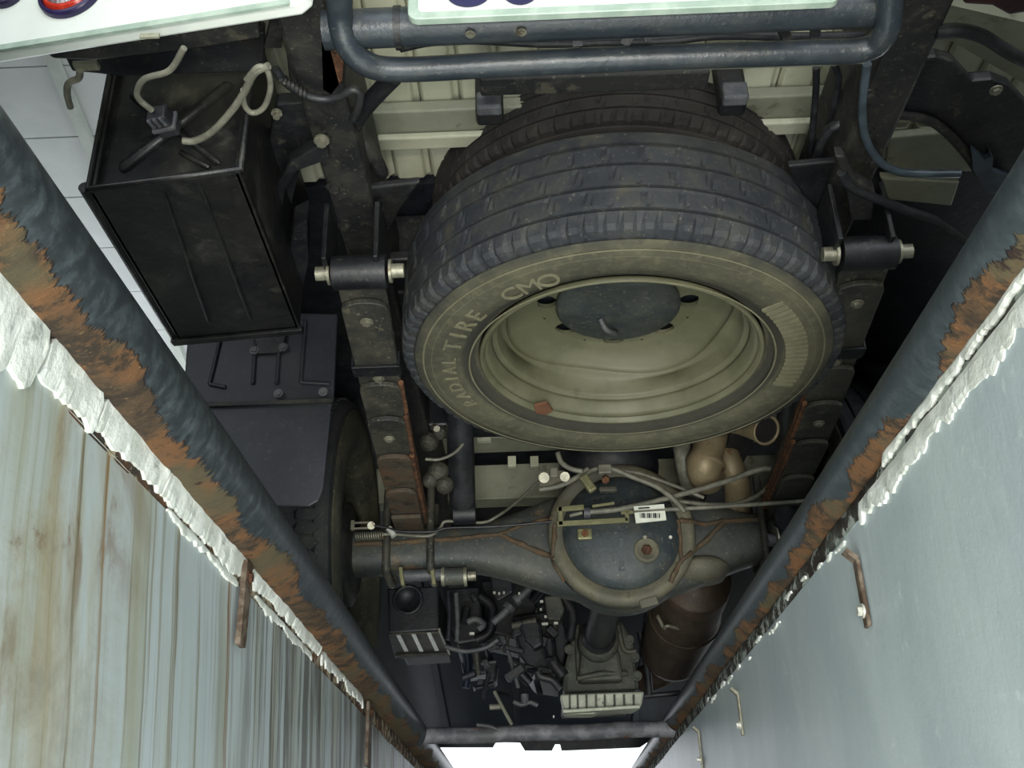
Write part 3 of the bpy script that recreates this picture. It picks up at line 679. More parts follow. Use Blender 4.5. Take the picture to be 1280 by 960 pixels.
obj('loom_boot', MB().tube(smoothpath(lp([(448, 160), (456, 178), (470, 200), (478, 218)], 1.0)), [.010] * 6 + [.012] * 6 + [.011] * 6 + [.010], 10), 'black_dusty', l2)

# ---- mudguard and mud flap
mg = thing('mudguard', 'black ribbed mudguard plate with a smooth hanging mud flap before the left wheel', 'mudguard', PY(330, 500, 1.76))
m = MB(); m.prism([PY(*p, 1.76) for p in ((236, 396), (262, 388), (422, 392), (417, 500), (262, 505), (228, 500))], (0, .01, 0)); obj('guard_plate', m, 'flap', mg, bevel=.003)
for a_, b_ in (((282, 396), (262, 480)), ((262, 480), (282, 484)), ((382, 400), (376, 478)), ((376, 478), (412, 480)), ((320, 420), (316, 480)), ((350, 420), (346, 480))):
    obj('pressed_rib', MB().tube([PY(*a_, 1.757), PY(*b_, 1.757)], .004, 8), 'flap', mg)
m = MB(); m.prism([PY(*p, 1.75) for p in ((317, 418), (358, 416), (352, 440), (322, 442))], (0, .008, 0)); obj('mount_bracket', m, 'black_paint', mg, bevel=.002)
for q in ((318, 438), (354, 434), (348, 492), (404, 490)): bolt(PY(*q, 1.752), (0, -1, 0), .006, .006, 'bolt', 'engine_grey', mg)
obj('clamp_strip', MB().bar(PY(255, 506, 1.742), PY(416, 501, 1.742), .008, .004, (0, 0, 1)), 'black_dusty', mg)
m = MB(); pts_ = [PY(*p, 1.75) for p in ((222, 502), (415, 500), (404, 610), (398, 626), (386, 633), (250, 633))]; m.prism(pts_, (0, .008, 0))
obj('mud_flap', m, 'flap', mg, 'smooth black rubber flap', bevel=.003)

# ---- wheels
def tyre(name, c, axis, R, rw, width, mat, parent, nseg=180, detail=True, lugs=64, ref=(1, 0, 0), grooves=4, sidelug=True, swmat='sidewall', both=False):
    ax = Vector(axis).normalized(); hw = width / 2
    prof = [(rw, -hw * .62), (rw + .006, -hw * .80), (rw + .014, -hw * .82), (rw + .03, -hw * .95), (rw + (R - rw) * .34, -hw * 1.0), (rw + (R - rw) * .36, -hw * 1.012), (rw + (R - rw) * .62, -hw * 1.012), (rw + (R - rw) * .64, -hw * 1.0), (rw + (R - rw) * .80, -hw * .955), (rw + (R - rw) * .82, -hw * .93)]
    side = len(prof)
    prof += [(R - .028, -hw * .905), (R - .010, -hw * .87), (R - .004, -hw * .80)]
    tags = ['s'] * side + ['l', 'l', 'l']
    gs = [-.58, -.2, .2, .58][:grooves]
    for g in gs:
        for dw, dr in ((-.030, 0), (-.024, .009), (.024, .009), (.030, 0)):
            prof.append((R - dr - .006 * abs(g) ** 2, hw * (g + dw))); tags.append('t' if dr == 0 else 'g')
        if g != gs[-1]:
            for dw in (.09, .10, .29, .30): prof.append((R - .004 * abs(g) ** 2, hw * (g + dw))); tags.append('m')
    mir = [(r, -h) for r, h in prof[:side + 3]][::-1]; prof += mir; tags += ['l'] * 3 + ['s'] * side
    def fn(i, r, h, t):
        tg = tags[i]
        if not detail: return r, h
        if tg == 'l' and sidelug and (h < 0 or both):
            ph = (t * lugs / (2 * PI)) % 1
            if ph < .30: return r - .0050, h * .985
        if tg == 'm' and abs(h) < hw * .75 and ((t * lugs / (2 * PI) + h * 12) % 1) < .09: return r - .0035, h
        return r, h
    mt = MB(); ms = MB(); m = MB(); m.lathe(prof, c, ax, nseg, True, fn, closed=True, ref=ref)
    NP = len(prof); fsw = []; ftr = []
    for q, f in enumerate(m.f): (fsw if (q // nseg < side or q // nseg >= NP - side - 1) else ftr).append(f)
    o = obj(name, MB().add(m.v, ftr, False), mat, parent)
    sw = obj('sidewall', MB().add(m.v, fsw, True), swmat, o)
    for x in (o, sw):
        b_ = bmesh.new(); b_.from_mesh(x.data); bmesh.ops.delete(b_, geom=[v for v in b_.verts if not v.link_faces], context='VERTS'); b_.to_mesh(x.data); b_.free()
    return o
t1, t2 = .042, -.035
ex = Vector((math.cos(t2), 0, math.sin(t2))); ey = Vector((0, math.cos(t1), -math.sin(t1))); nz_ = ex.cross(ey).normalized(); ey = nz_.cross(ex)
SC = Vector((.163, 1.561, .817)); Wd = .205
def spare(C0, full, label, RT_=.372, WT=Wd):
    t = thing('spare_wheel', label, 'spare wheel', C0, 'stacked spare wheels')
    ty = tyre('tyre', C0 + nz_ * (WT / 2 - .014), nz_, RT_, .236, WT, 'rubber' if full else 'rubber_dark', t, 384, True, 84, ref=ex, swmat='spare_sidewall' if full else 'rubber_dark')
    prof = [(.229, .008), (.2325, -.001), (.2355, -.002), (.2385, .001), (.2385, .006), (.2335, .012), (.2270, .0125), (.2225, .016), (.2195, .034), (.2175, .0385), (.2195, .0395), (.2195, .0425), (.2105, .0430), (.2085, .048), (.207, .074), (.204, .080), (.1985, .083), (.1965, .086), (.1985, .0885), (.1900, .094), (.184, .104), (.160, .114), (.14, .118)]
    def sc_(i, r, h, th):
        if 15 <= i <= 20: s_ = math.cos(4 * (th + .55)); return r + .007 * s_, h - .004 * s_
        return r, h
    # disc with hand holes: barrel lathe then annulus with 8 round holes
    rm = obj('rim', MB().lathe(prof, C0, nz_, 160, True, sc_, ref=ex), 'rim', t)
    bm = bmesh.new(); N = 160
    outer = []; 
    m = MB(); vs = []; fs = []; HR = .0195; K = 8; hc = .125
    # annular sectors around each hole, 8 sectors of 45 deg
    for k in range(K):
        th0 = 2 * PI * k / K; n = 40; ring = []; hole = []
        for i in range(n):
            a_ = 2 * PI * i / n; hx, hy = hc + HR * math.cos(a_), HR * math.sin(a_)
            # project outwards to the sector boundary
            dx, dy = math.cos(a_), math.sin(a_); best = 1
            lo_, hi_ = HR, .2
            for _ in range(30):
                md = (lo_ + hi_) / 2; X, Y = hc + dx * md, dy * md; rr = math.hypot(X, Y); aa = math.atan2(Y, X)
                if .078 < rr < .142 and abs(aa) < PI / K: lo_ = md
                else: hi_ = md
            X, Y = hc + dx * lo_, dy * lo_
            hole.append((hx, hy, .118)); ring.append((X, Y, .118 if math.hypot(X, Y) < .13 else .118))
        c_, s_ = math.cos(th0), math.sin(th0)
        allp = ring + hole + [(p[0], p[1], .127) for p in hole]
        P3 = [C0 + ex * (x * c_ - y * s_) + ey * (x * s_ + y * c_) + nz_ * h for x, y, h in allp]
        m.add(P3, [(i, (i + 1) % n, n + (i + 1) % n, n + i) for i in range(n)] + [(n + i, n + (i + 1) % n, 2 * n + (i + 1) % n, 2 * n + i) for i in range(n)])
    bm.free()
    obj('disc', m, 'rim', t)
    if full: obj('back_plate', MB().disc(C0 + nz_ * .14, nz_, .19, .004, 48), 'engine', t)
    return t, ty
sp1, ty1 = spare(SC, True, 'lower spare wheel, its dusty olive rim facing down to the pit')
hp = obj('hanger_plate', MB().lathe([(.0005, .094), (.05, .096), (.100, .101), (.108, .106), (.108, .114), (.0005, .114)], SC, nz_, 48, ref=ex), 'axle_cover', sp1)
obj('hook', MB().tube(smoothpath([SC + ex * x + ey * y + nz_ * z for x, y, z in ((-.03, .02, .095), (-.02, .03, .08), (-.005, .05, .085), (.0, .07, .095))]), .005, 8), 'engine_grey', hp)
def onlip(px, py): q = ray(px, py); return q * ((SC - nz_ * .0045).dot(nz_) / q.dot(nz_))
obj('bare_patch', MB().prism([onlip(x, y) for x, y in ((668, 508), (684, 505), (691, 514), (682, 519), (670, 517))], nz_ * .006), 'orange_patch', sp1, 'bare rust patch')
# raised sidewall lettering and ridge band
def ringtext(s, ang0, r0, size, adv):
    th_ = ang0
    for ch in s:
        if ch != ' ':
            vs, fs = text_mesh(ch, size, .0015)
            w = max(v.x for v in vs); P3 = []
            for v in vs:
                rr = r0 + v.y; a_ = th_ + (v.x - w / 2) / (r0 + size * .35) * 1.15
                P3.append(SC + (ex * math.cos(a_) + ey * math.sin(a_)) * rr + nz_ * (-.0155 - v.z))
            obj('letter', MB().add(P3, fs), 'letter', ty1)
        th_ += adv
def ang(px, py):
    # angle around the spare axis of a pixel on the sidewall plane
    q = ray(px, py); d = (SC - nz_ * .015).dot(nz_) / q.dot(nz_); q = q * d - SC; return math.atan2(q.dot(ey), q.dot(ex)), math.hypot(q.dot(ey), q.dot(ex))
a0, r0 = ang(590, 385)
RT = .274
for s, (px, py) in (('CMO', (636, 366)), ('TIRE', (545, 430))):
    a_, r_ = ang(px, py); ringtext(s, a_, RT, .042, .115 if s == 'CMO' else .118)
ringtext('RADIAL', ang(566, 508)[0], RT + .004, .034, .105)
for s in range(20):
    a_ = ang(985, 375)[0] + (ang(985, 480)[0] - ang(985, 375)[0]) * s / 19
    p0 = SC + (ex * math.cos(a_) + ey * math.sin(a_)) * .270; p1 = SC + (ex * math.cos(a_) + ey * math.sin(a_)) * .306
    obj('sidewall_ridge', MB().bar(p0 - nz_ * .0165, p1 - nz_ * .0165, .0075, .004, ex), 'letter', ty1)
# raised dusty sectors and moulding rings on the sidewall
for r_, w_ in ((.255, .0012), (.318, .0016), (.332, .0012)):
    obj('moulding_ring', MB().lathe([(r_ - .0015, -.0140), (r_, -.0140 - w_), (r_ + .0015, -.0140)], SC, nz_, 120, ref=ex), 'letter', ty1)
sp2, ty2 = spare(SC + nz_ * .243, False, 'upper spare wheel stacked above the lower one, dark brown tread only', .332, .135)
# rear wheels
def wheel(c, sgn, label, group=None):
    t = thing('truck_wheel', label, 'wheel', c, group)
    ax = Vector((-sgn, 0, 0))
    tyre('tyre', c, (sgn, 0, 0), .375, .236, .20, 'rubber', t, 216, True, 54, ref=(0, 1, 0), grooves=4)
    prof = [(.238, -.085), (.232, -.088), (.222, -.07), (.208, -.05), (.200, .0), (.205, .03)]
    rm = obj('rim', MB().lathe([(r, sgn * -h) for r, h in prof], c, (-1, 0, 0), 72, ref=(0, 1, 0)), 'rim', t)
    obj('wheel_disc', MB().lathe([(.198, -sgn * .03), (.17, -sgn * .045), (.08, -sgn * .05), (.001, -sgn * .05)], c, (-1, 0, 0), 60, ref=(0, 1, 0)), 'rim', t)
    m = MB().lathe([(.001, 0), (.10, 0), (.125, .012), (.125, .08), (.11, .09), (.001, .09)], c + Vector((sgn * .085, 0, 0)), (-sgn, 0, 0), 60, ref=(0, 1, 0))
    obj('brake_drum', m, 'black_dusty', t)
    return t
AY, AZ = 2.42, .765
wheel(Vector((-.508, AY, AZ)), 1, 'inner left rear wheel with zigzag tread standing behind the mud flap')
wheel(Vector((.775, AY, AZ)), -1, 'right rear wheel in deep shade beyond the right leaf spring')
# hexagon tread blocks on the visible left wheel
lw = [o for o in bpy.data.objects if o.name.startswith('truck_wheel')][0]
for k in range(40):
    a_ = PI * .55 + (2 * PI * .5) * k / 40
    for j, off in ((0, -.045), (1, .0), (2, .045)):
        aa = a_ + (j % 2) * PI / 80
        pts_ = []
        for q in range(6):
            u = math.cos(q * PI / 3) * .0255; v = math.sin(q * PI / 3) * .0135 / .375 * 1.0
            t_ = aa + v; pts_.append(Vector((-.508 + off + u, AY + .3742 * math.cos(t_), AZ + .3742 * math.sin(t_))))
        obj('tread_block', MB().prism(pts_, Vector((0, math.cos(aa), math.sin(aa))) * .004), 'rubber', lw.children[0])

# ---- leaf springs
def leaf_spring(xe, xa, label, side, rusty):
    t = thing('leaf_spring', label, 'leaf spring', (xa, AY, .86))
    ye, ze = 1.31, .85
    def cz(y): s_ = (y - ye) / (AY - ye); return ze - .012 + .03 * s_ - .018 * math.sin(PI * min(max(s_, 0), 1))
    def cx_(y): return xe + (xa - xe) * (y - ye) / (AY - ye)
    W2 = .036
    def leaf(y0, y1, level, w, mat, name='leaf', rnd=True):
        n = 14; L = []; Rr = []; th = .0095
        for i in range(n + 1):
            y = y0 + (y1 - y0) * i / n
            L.append(Vector((cx_(y) - w, y, cz(y) - level * .0115))); Rr.append(Vector((cx_(y) + w, y, cz(y) - level * .0115)))
        tip = [Vector((cx_(y0) - w * math.cos(a), y0 - .022 * math.sin(a), cz(y0) - level * .0115)) for a in [PI * k / 8 for k in range(1, 8)]][::-1] if rnd else []
        m = MB()
        outline = L + Rr[::-1] + tip
        # strip quads rather than one ngon so the curve is kept
        top = [p + Vector((0, 0, th)) for p in outline]; N = len(outline); fs = []
        for i in range(n): fs += [(i, i + 1, 2 * n + 1 - (i + 1), 2 * n + 1 - i), (N + i, N + 2 * n + 1 - i, N + 2 * n + 1 - (i + 1), N + i + 1)]
        if rnd: fs += [tuple([0] + [2 * n + 1] + list(range(2 * n + 2, N))), tuple([N, N + 2 * n + 1] + list(range(N + 2 * n + 2, 2 * N)))]
        fs += [(i, (i + 1) % N, N + (i + 1) % N, N + i) for i in range(N)]
        m.add(outline + top, fs)
        return obj(name, m, mat, t, bevel=.0015, seg=1)
    leaf(ye + .02, AY + .55, 0, W2, 'spring', rnd=False)
    leaf(ye + .07, AY + .5, 1, W2, 'spring')
    leaf(ye + .32, AY + .4, 2, W2, 'spring')
    leaf(ye + .44, AY + .3, 3, W2 * .97, 'spring')
    leaf(ye + .60, AY + .22, 4, W2 * .95, rusty)
    leaf(ye + .78, AY + .15, 5, W2 * .93, rusty)
    leaf(ye + .92, AY + .12, 6, W2 * .93, rusty, rnd=False)
    obj('spring_eye', MB().cyl((xe - .04, ye, ze), (xe + .04, ye, ze), .026, 24), 'black_paint', t)
    for q in (-1, 1):
        p = Vector((xe + q * .044, ye, ze)); o = obj('eye_bolt', MB().cyl(p, p + Vector((q * .022, 0, 0)), .012, 6), 'steel', t)
        obj('washer', MB().cyl(p, p + Vector((q * .004, 0, 0)), .018, 16), 'steel', o)
    for y, lv in ((ye + .10, 1), (ye + .29, 1.0), (ye + .50, 3)):
        bolt((cx_(y), y, cz(y) - lv * .0115 - .001), (0, 0, -1), .007, .007, 'rivet', 'steel', t)
    y = ye + .26; zz = cz(y) - .0135
    m = MB(); m.box((cx_(y), y, zz - .001), (.082, .035, .005)); m.box((cx_(y) - .039, y, zz + .012), (.005, .035, .03)); m.box((cx_(y) + .039, y, zz + .012), (.005, .035, .03)); obj('rebound_clip', m, 'black_paint', t, bevel=.001, seg=1)
    # orange rust-stained leaf edges on the side towards the middle
    n = 10; sx = -side
    for lv, y0 in ((2, ye + .30), (3, ye + .42), (4, ye + .58)):
        pts_ = [Vector((cx_(y) + sx * (W2 + .0018), y, cz(y) - lv * .0115 + .005)) for y in [y0 + (AY - .05 - y0) * i / n for i in range(n + 1)]]
        obj('rusty_edge', MB().tube(pts_, .0052, 6), 'rust', t, 'orange rusted leaf edge')
    obj('axle_seat', MB().box((xa, AY - .01, AZ + .068), (.072, .14, .03)), 'engine_grey', t, bevel=.006)
    for q in (-1, 1):
        p = Vector((xa + q * .052, AY - .06, 0)); ub = []
        for a_, b_ in ((-.06, AZ + .14), (-.066, AZ + .05), (-.066, AZ - .03), (-.05, AZ - .065), (.05, AZ - .065), (.066, AZ - .03), (.066, AZ + .05), (.06, AZ + .14)): ub.append(Vector((p.x, AY + a_, b_)))
        obj('u_bolt', MB().tube(smoothpath(ub, 4), .0095, 10), 'spring', t)
    return t
leaf_spring(-.24, -.288, 'left leaf spring with orange rusted edges between mud flap and spare wheel', -1, 'spring_rust')
leaf_spring(.515, .60, 'right leaf spring in shade beside the right edge pipe', 1, 'spring')

# ---- black sheet standing in for shade on the bed; cab floor and front undertray
ub = thing('cab_underbody', 'dark sheet metal underbody of the cab beyond the axle', 'underbody', (.15, 3.6, .66))
obj('bed_shade_sheet', MB().box((.165, 2.275, 1.165), (1.56, 1.55, .02)), 'engine', ub)  # painted shade: black sheet where the cream bed floor would run on
obj('floor_sheet', MB().box((.12, 3.5, 1.10), (1.78, 1.0, .03)), 'engine', ub, bevel=.01)
m = MB(); m.prism([(-.78, 3.55, 1.05), (-.78, 4.9, .70), (-.78, 4.9, 1.3), (-.78, 3.55, 1.3)], (1.78, 0, 0)); obj('undertray', m, 'undertray', ub, bevel=.01)
for x in (-.42, -.1, .42, .7):
    m = MB(); m.prism([(x, 3.56, 1.052), (x, 4.88, .702), (x, 4.88, .69), (x, 3.56, 1.035)], (.03, 0, 0)); obj('tray_rib', m, 'undertray', ub, bevel=.003)
for x in (-.80, 1.0):
    obj('side_light_block', MB().box((x, 3.9, .95), (.03, 2.0, .5)), 'engine', ub, bevel=.01)  # side sheets added to block light coming in from the sides
va = []
for px, py in ((590, 934), (616, 934), (620, 927), (650, 928), (656, 938), (690, 938), (694, 930), (700, 930), (702, 938), (800, 934), (812, 926), (830, 924), (900, 920)): va.append(PY(px, py, 4.95))
m = MB(); m.prism([PY(470, 934, 4.95)] + va + [Vector((1.0, 4.95, .75)), Vector((1.0, 4.95, 1.2)), Vector((-.8, 4.95, 1.2)), Vector((-.8, 4.95, .69))], (0, .02, 0)); obj('front_valance', m, 'engine', ub)

# ---- rear axle
ax = thing('rear_axle', 'grey-green truck rear axle with a round rust-edged differential housing', 'axle', (.21, AY, AZ - .17))
XD = .212
def sm(t): t = max(0, min(1, t)); return t * t * (3 - 2 * t)
m = MB(); vs = []; fs = []; NX = 90; NK = 32; x0, x1 = -.43, .70
for i in range(NX + 1):
    x = x0 + (x1 - x0) * i / NX; d = abs(x - XD)
    g = sm(1 - d / .36)
    arc = math.sqrt(max(0, .168 ** 2 - d * d)) if d < .168 else 0
    hz = max(.053 + .075 * g + .0 * g, arc if d < .15 else 0, .053 + (.135 - .053) * sm(1 - (d - .06) / .32)); dy = .053 + .028 * sm(1 - d / .22)
    for k in range(NK):
        t = 2 * PI * k / NK; c, s_ = math.cos(t), math.sin(t)
        p_ = .62; vs.append((x, AY + dy * math.copysign(abs(c) ** p_, c), AZ + hz * math.copysign(abs(s_) ** p_, s_)))
for i in range(NX):
    for k in range(NK): fs.append((i * NK + k, i * NK + (k + 1) % NK, (i + 1) * NK + (k + 1) % NK, (i + 1) * NK + k))
m.add(vs, fs, True); m.add(vs[:NK], [tuple(range(NK))]); m.add(vs[-NK:], [tuple(range(NK))])
hs = obj('axle_housing', m, 'axle', ax)
yc = AY - .080
fl_ = MB().lathe([(.14, -.02), (.17, -.03), (.172, .012), (.166, .022), (.152, .026), (.146, .018), (.138, .020), (.134, .0)], (XD, yc, AZ), (0, -1, 0), 96)
flo = obj('flange_ring', fl_, 'flange', ax, 'dusty brown flange ring around the cover')
dm = MB().lathe([(.140, .0), (.140, .012), (.132, .026), (.118, .036), (.09, .046), (.05, .053), (.001, .055)], (XD, yc, AZ), (0, -1, 0), 96)
cov = obj('differential_cover', dm, 'axle_cover', ax)
from mathutils.bvhtree import BVHTree
allv = []; allf = []
for mm in (m, fl_, dm):
    o_ = len(allv); allv += [Vector(v) for v in mm.v]; allf += [[o_ + i for i in f] for f in mm.f]
bvh = BVHTree.FromPolygons(allv, allf)
def onaxle(px, py, off=.001):
    r = ray(px, py).normalized(); h = bvh.ray_cast(Vector((0, 0, 0)), r)
    return (h[0] - r * off) if h[0] is not None else PY(px, py, AY - .06)
def weld(pix, r=.005, mat='weld', name='weld_bead'):
    pts = []
    for (a, b) in zip(pix[:-1], pix[1:]):
        n = max(2, int(math.hypot(b[0] - a[0], b[1] - a[1]) / 7))
        for i in range(n): pts.append(onaxle(a[0] + (b[0] - a[0]) * i / n + random.uniform(-.8, .8), a[1] + (b[1] - a[1]) * i / n + random.uniform(-.8, .8)))
    pts.append(onaxle(*pix[-1])); return obj(name, MB().tube(pts, [r * (.8 + .5 * random.random()) for _ in pts], 8), mat, ax)
weld([(444, 680), (500, 678), (560, 674), (625, 668)], .006)
weld([(625, 668), (655, 656), (690, 648)], .005); weld([(625, 668), (660, 684), (694, 698)], .006)
weld([(694, 655), (690, 700), (705, 725)], .005)
weld([(850, 650), (880, 655), (905, 652), (955, 648)], .006); weld([(905, 652), (880, 678), (852, 700)], .006); weld([(848, 650), (852, 700), (838, 728)], .005)
# drain plug, square boss, bolts
p = onaxle(808, 688); obj('plug_boss', MB().lathe([(.030, -.004), (.029, .006), (.024, .009), (.020, .004), (.001, .004)], p, (0, -1, 0), 32), 'flange', ax)
pg = obj('drain_plug', MB().lathe([(.013, 0), (.012, .012), (.008, .016), (.001, .016)], p, (0, -1, -.1), 6, smooth=False), 'rust', ax, 'orange-rusted drain plug')
p = onaxle(806, 673); obj('bolt', MB().cyl(p, p + Vector((0, -.008, 0)), .005, 6), 'steel', ax)
p = onaxle(731, 668); m = MB(); m.box(p, (.034, .012, .026)); obj('square_boss', m, 'bracket_yellow', ax, bevel=.003)
obj('boss_plug', MB().cyl(p + Vector((0, -.004, 0)), p + Vector((0, -.012, 0)), .008, 12), 'rust', ax)
p = onaxle(838, 672); obj('bolt', MB().cyl(p, p + Vector((0, -.004, 0)), .004, 8), 'bright_steel', ax)
p = onaxle(776, 690); obj('pressed_mark', MB().bar(onaxle(777, 672), onaxle(777, 714), .012, .003), 'axle_cover', ax, bevel=.001)
p = onaxle(812, 755, 0); obj('lug', MB().bar(PY(800, 756, yc - .02), PY(822, 750, yc - .02), .02, .012, (0, 0, 1)), 'flange', ax, bevel=.003)
p = PY(876, 712, AY - .02); obj('lower_lug', MB().lathe([(.001, -.03), (.05, -.028), (.07, 0), (.05, .02), (.001, .02)], p, (0, 0, 1), 24), 'flange', ax)
# spring seat pins below the axle: the shock mount
sm_ = thing('shock_mount', 'dusty steel pin and rubber bush under the axle tube between the u-bolts', 'mount', PY(545, 720, AY - .02))
def cx2(px0, px1, py, y, r, n=24):
    a = PY(px0, py, y); b = PY(px1, py - (px1 - px0) * .03, y); b.z = a.z; return MB().cyl(a, b, r, n)
obj('pin', cx2(500, 556, 720, AY - .04, .014), 'engine_grey', sm_)
obj('bush', cx2(554, 584, 721, AY - .04, .020), 'axle', sm_)
for x in (554, 582): obj('washer', cx2(x - 2, x + 2, 721, AY - .04, .0225), 'steel', sm_)
obj('nut', cx2(585, 595, 720, AY - .04, .012, 6), 'steel', sm_)
for x in (501, 540):
    obj('tab', MB().bar(PY(x, 710, AY - .055), PY(x + 3, 732, AY - .055), .009, .02), 'bracket_yellow', sm_, bevel=.001, seg=1)

# ---- shock absorbers
sk = thing('shock_absorber', 'blue-black shock absorber standing on the axle beside the right spring', 'shock absorber', PY(990, 672, 2.33))
a = PY(985, 470, 2.05); b = PY(984, 655, 2.30)
obj('dust_tube', MB().cyl(a, a.lerp(b, .62), .024, 28), 'hose', sk); obj('damper_body', MB().cyl(a.lerp(b, .55), b, .030, 28, ), 'engine', sk)
e = PY(990, 674, 2.31); obj('lower_eye', MB().cyl(e - Vector((.03, 0, 0)), e + Vector((.03, 0, 0)), .030, 24), 'engine', sk)
obj('washer', MB().cyl(e - Vector((.038, 0, 0)), e - Vector((.034, 0, 0)), .03, 24), 'steel', sk)
obj('bolt_head', MB().cyl(e - Vector((.056, 0, 0)), e - Vector((.038, 0, 0)), .016, 6), 'engine_grey', sk)
sk2 = thing('shock_absorber', 'dark shock absorber behind the spare wheel beside the left spring', 'shock absorber', PY(578, 650, 2.3))
a = PY(574, 500, 2.02); b = PY(578, 632, 2.24)
obj('damper_body', MB().cyl(a, b, .030, 28), 'hose', sk2); obj('lower_eye', MB().cyl(b + Vector((-.02, 0, -.02)), b + Vector((.03, 0, -.02)), .024, 20), 'engine', sk2)
# lumpy load sensing valve beside it
vl = thing('brake_valve', 'dirty grey brake valve with a thin pipe between left spring and shock absorber', 'valve', PY(545, 610, 2.2))
for px, py, r in ((548, 590, .024), (556, 606, .02), (538, 600, .018), (536, 552, .022), (540, 530, .016), (550, 540, .018)):
    p = PY(px, py, 2.16); m = MB(); m.lathe([(.0005, -r), (r * .7, -r * .8), (r, -r * .3), (r, r * .3), (r * .7, r * .8), (.0005, r)], p, (.3, .5, 1), 12, smooth=False)
    obj('valve_body', m, 'spring', vl, bevel=.002)
obj('valve_pipe', wire([(532, 574), (550, 574), (568, 566), (580, 552), (582, 536)], .0035, y=2.08), 'cable', vl)
obj('fixing_bolt', MB().cyl(PY(542, 534, 2.12), PY(546, 536, 2.10), .008, 6), 'steel', vl)

# ---- brake cables
yf = AY - .15
def cable(name, pix, r, y, label, mat='cable', cat='cable'):
    return tag(obj(name, wire(pix, r, y=y, n=8), mat), label, cat)
cable('brake_pipe', [(478, 668, yf), (495, 668, yf), (535, 670, yf - .01), (550, 660, yf), (556, 652, yf), (575, 652, yf), (604, 653, yf), (622, 645, yf), (645, 628, yf + .05), (678, 598, yf + .1)], .0035, yf, 'thin grey brake pipe clipped along the left axle tube')
cable('brake_pipe', [(468, 657), (485, 660), (497, 664), (520, 665), (545, 664), (560, 660), (620, 658), (690, 652)], .003, yf - .015, 'dark thin pipe running just under the grey pipe on the left axle tube', 'hose')
cl = thing('cable_clevis', 'small zinc clevis on the end of the left brake cable', 'clevis', PY(452, 658, yf))
obj('fork', MB().bar(PY(440, 654, yf), PY(466, 653, yf), .004, .004), 'steel', cl); obj('fork', MB().bar(PY(440, 661, yf), PY(466, 660, yf), .004, .004), 'steel', cl)
obj('clevis_pin', MB().cyl(PY(464, 657, yf - .008), PY(464, 657, yf + .01), .009, 12), 'steel', cl); obj('fork_end', MB().box(PY(441, 657, yf), (.008, .01, .022)), 'steel', cl)
obj('adjuster_nut', MB().cyl(PY(486, 660, yf - .01), PY(493, 670, yf - .01), .008, 6), 'bright_steel', cl)
cs = []
for i in range(160):
    t = i / 159; c = PY(444 + 36 * t, 670.5 - 1.5 * t, yf); a_ = t * 2 * PI * 13; cs.append(c + Vector((0, math.cos(a_) * .008, math.sin(a_) * .008)))
tag(obj('return_spring', MB().tube(cs, .0016, 6), 'steel'), 'small coiled return spring on the left end of the axle', 'spring')
eq = thing('cable_equalizer', 'yellowish zinc cable equalizer frame across the top of the differential', 'bracket', PY(740, 645, yf))
ye_ = AY - .20
def pb(x0, y0, x1, y1, w=.009, t=.006, nm='frame_bar', mt='bracket_yellow', s=(0, 0, 1)): return obj(nm, MB().bar(PY(x0, y0, ye_), PY(x1, y1, ye_), w, t, s), mt, eq, bevel=.001, seg=1)
pb(696, 655, 786, 650, .012); pb(696, 637, 730, 634, .012); pb(700, 633, 701, 657, .010, .006, s=(1, 0, 0)); pb(783, 637, 784, 652, .010, .006, s=(1, 0, 0)); pb(776, 641, 792, 640, .008); pb(740, 633, 768, 629, .006)
pb(712, 645, 728, 641, .006, nm='rod', mt='steel'); obj('nut', MB().cyl(PY(730, 641, ye_), PY(738, 641, ye_), .014, 6), 'engine_grey', eq)
cable('brake_cable', [(738, 640), (770, 637), (800, 631), (840, 621), (880, 610), (915, 599), (945, 588), (962, 586), (975, 592)], .0065, ye_, 'thick grey brake cable sweeping from the equalizer up to the right shock absorber')
cable('brake_cable', [(792, 639), (850, 636), (920, 632), (980, 628), (1035, 624)], .005, ye_, 'straight grey brake cable running level from the white sticker to the right pipe')
cable('brake_cable', [(838, 625), (880, 630), (915, 630), (945, 620), (962, 604), (968, 585)], .005, ye_ + .06, 'curved grey cable looping below the thick cable at the right')
cable('brake_hose', [(697, 566), (702, 578), (714, 586), (728, 589)], .006, 2.12, 'short grey hose dropping from behind the spare wheel')
cable('brake_hose', [(728, 594), (745, 586), (765, 586), (790, 596), (820, 608), (842, 624), (856, 640)], .006, 2.2, 'arched grey hose over the dark hump behind the differential')
cable('brake_hose', [(770, 587), (800, 592), (840, 606), (880, 622)], .0045, 2.25, 'thin straight hose crossing behind the arched hose')
cable('brake_hose', [(674, 612), (700, 607), (720, 597), (735, 586)], .006, 2.18, 'short grey hose beside the zinc junction block')
jb = thing('junction_block', 'zinc brake junction block with two round unions left of the hump', 'junction block', PY(690, 605, 2.2))
obj('block_plate', MB().prism([PY(*p, 2.2) for p in ((673, 590), (705, 588), (706, 600), (690, 606), (675, 612))], (0, .006, 0)), 'steel', jb)
for px, py, r in ((680, 597, .012), (706, 596, .011)): obj('union', MB().cyl(PY(px, py, 2.19), PY(px, py, 2.17), r, 16), 'steel', jb)
obj('block', MB().box(PY(692, 592, 2.18), (.018, .02, .022)), 'cable', jb, bevel=.002)
obj('valve_stub', MB().bar(PY(728, 595, 2.15), PY(742, 614, 2.15), .02, .016), 'bracket_yellow', jb, bevel=.004)
obj('clip_or_glimpse', MB().box(PY(756, 587, 2.16), (.03, .014, .022)), 'cable', jb, bevel=.003)
obj('clip_base', MB().box(PY(760, 612, 2.17), (.04, .014, .012)), 'spring', jb, bevel=.003)
obj('rusty_bolt', MB().cyl(PY(757, 598, 2.165), PY(757, 600, 2.15), .009, 6), 'rust', jb)
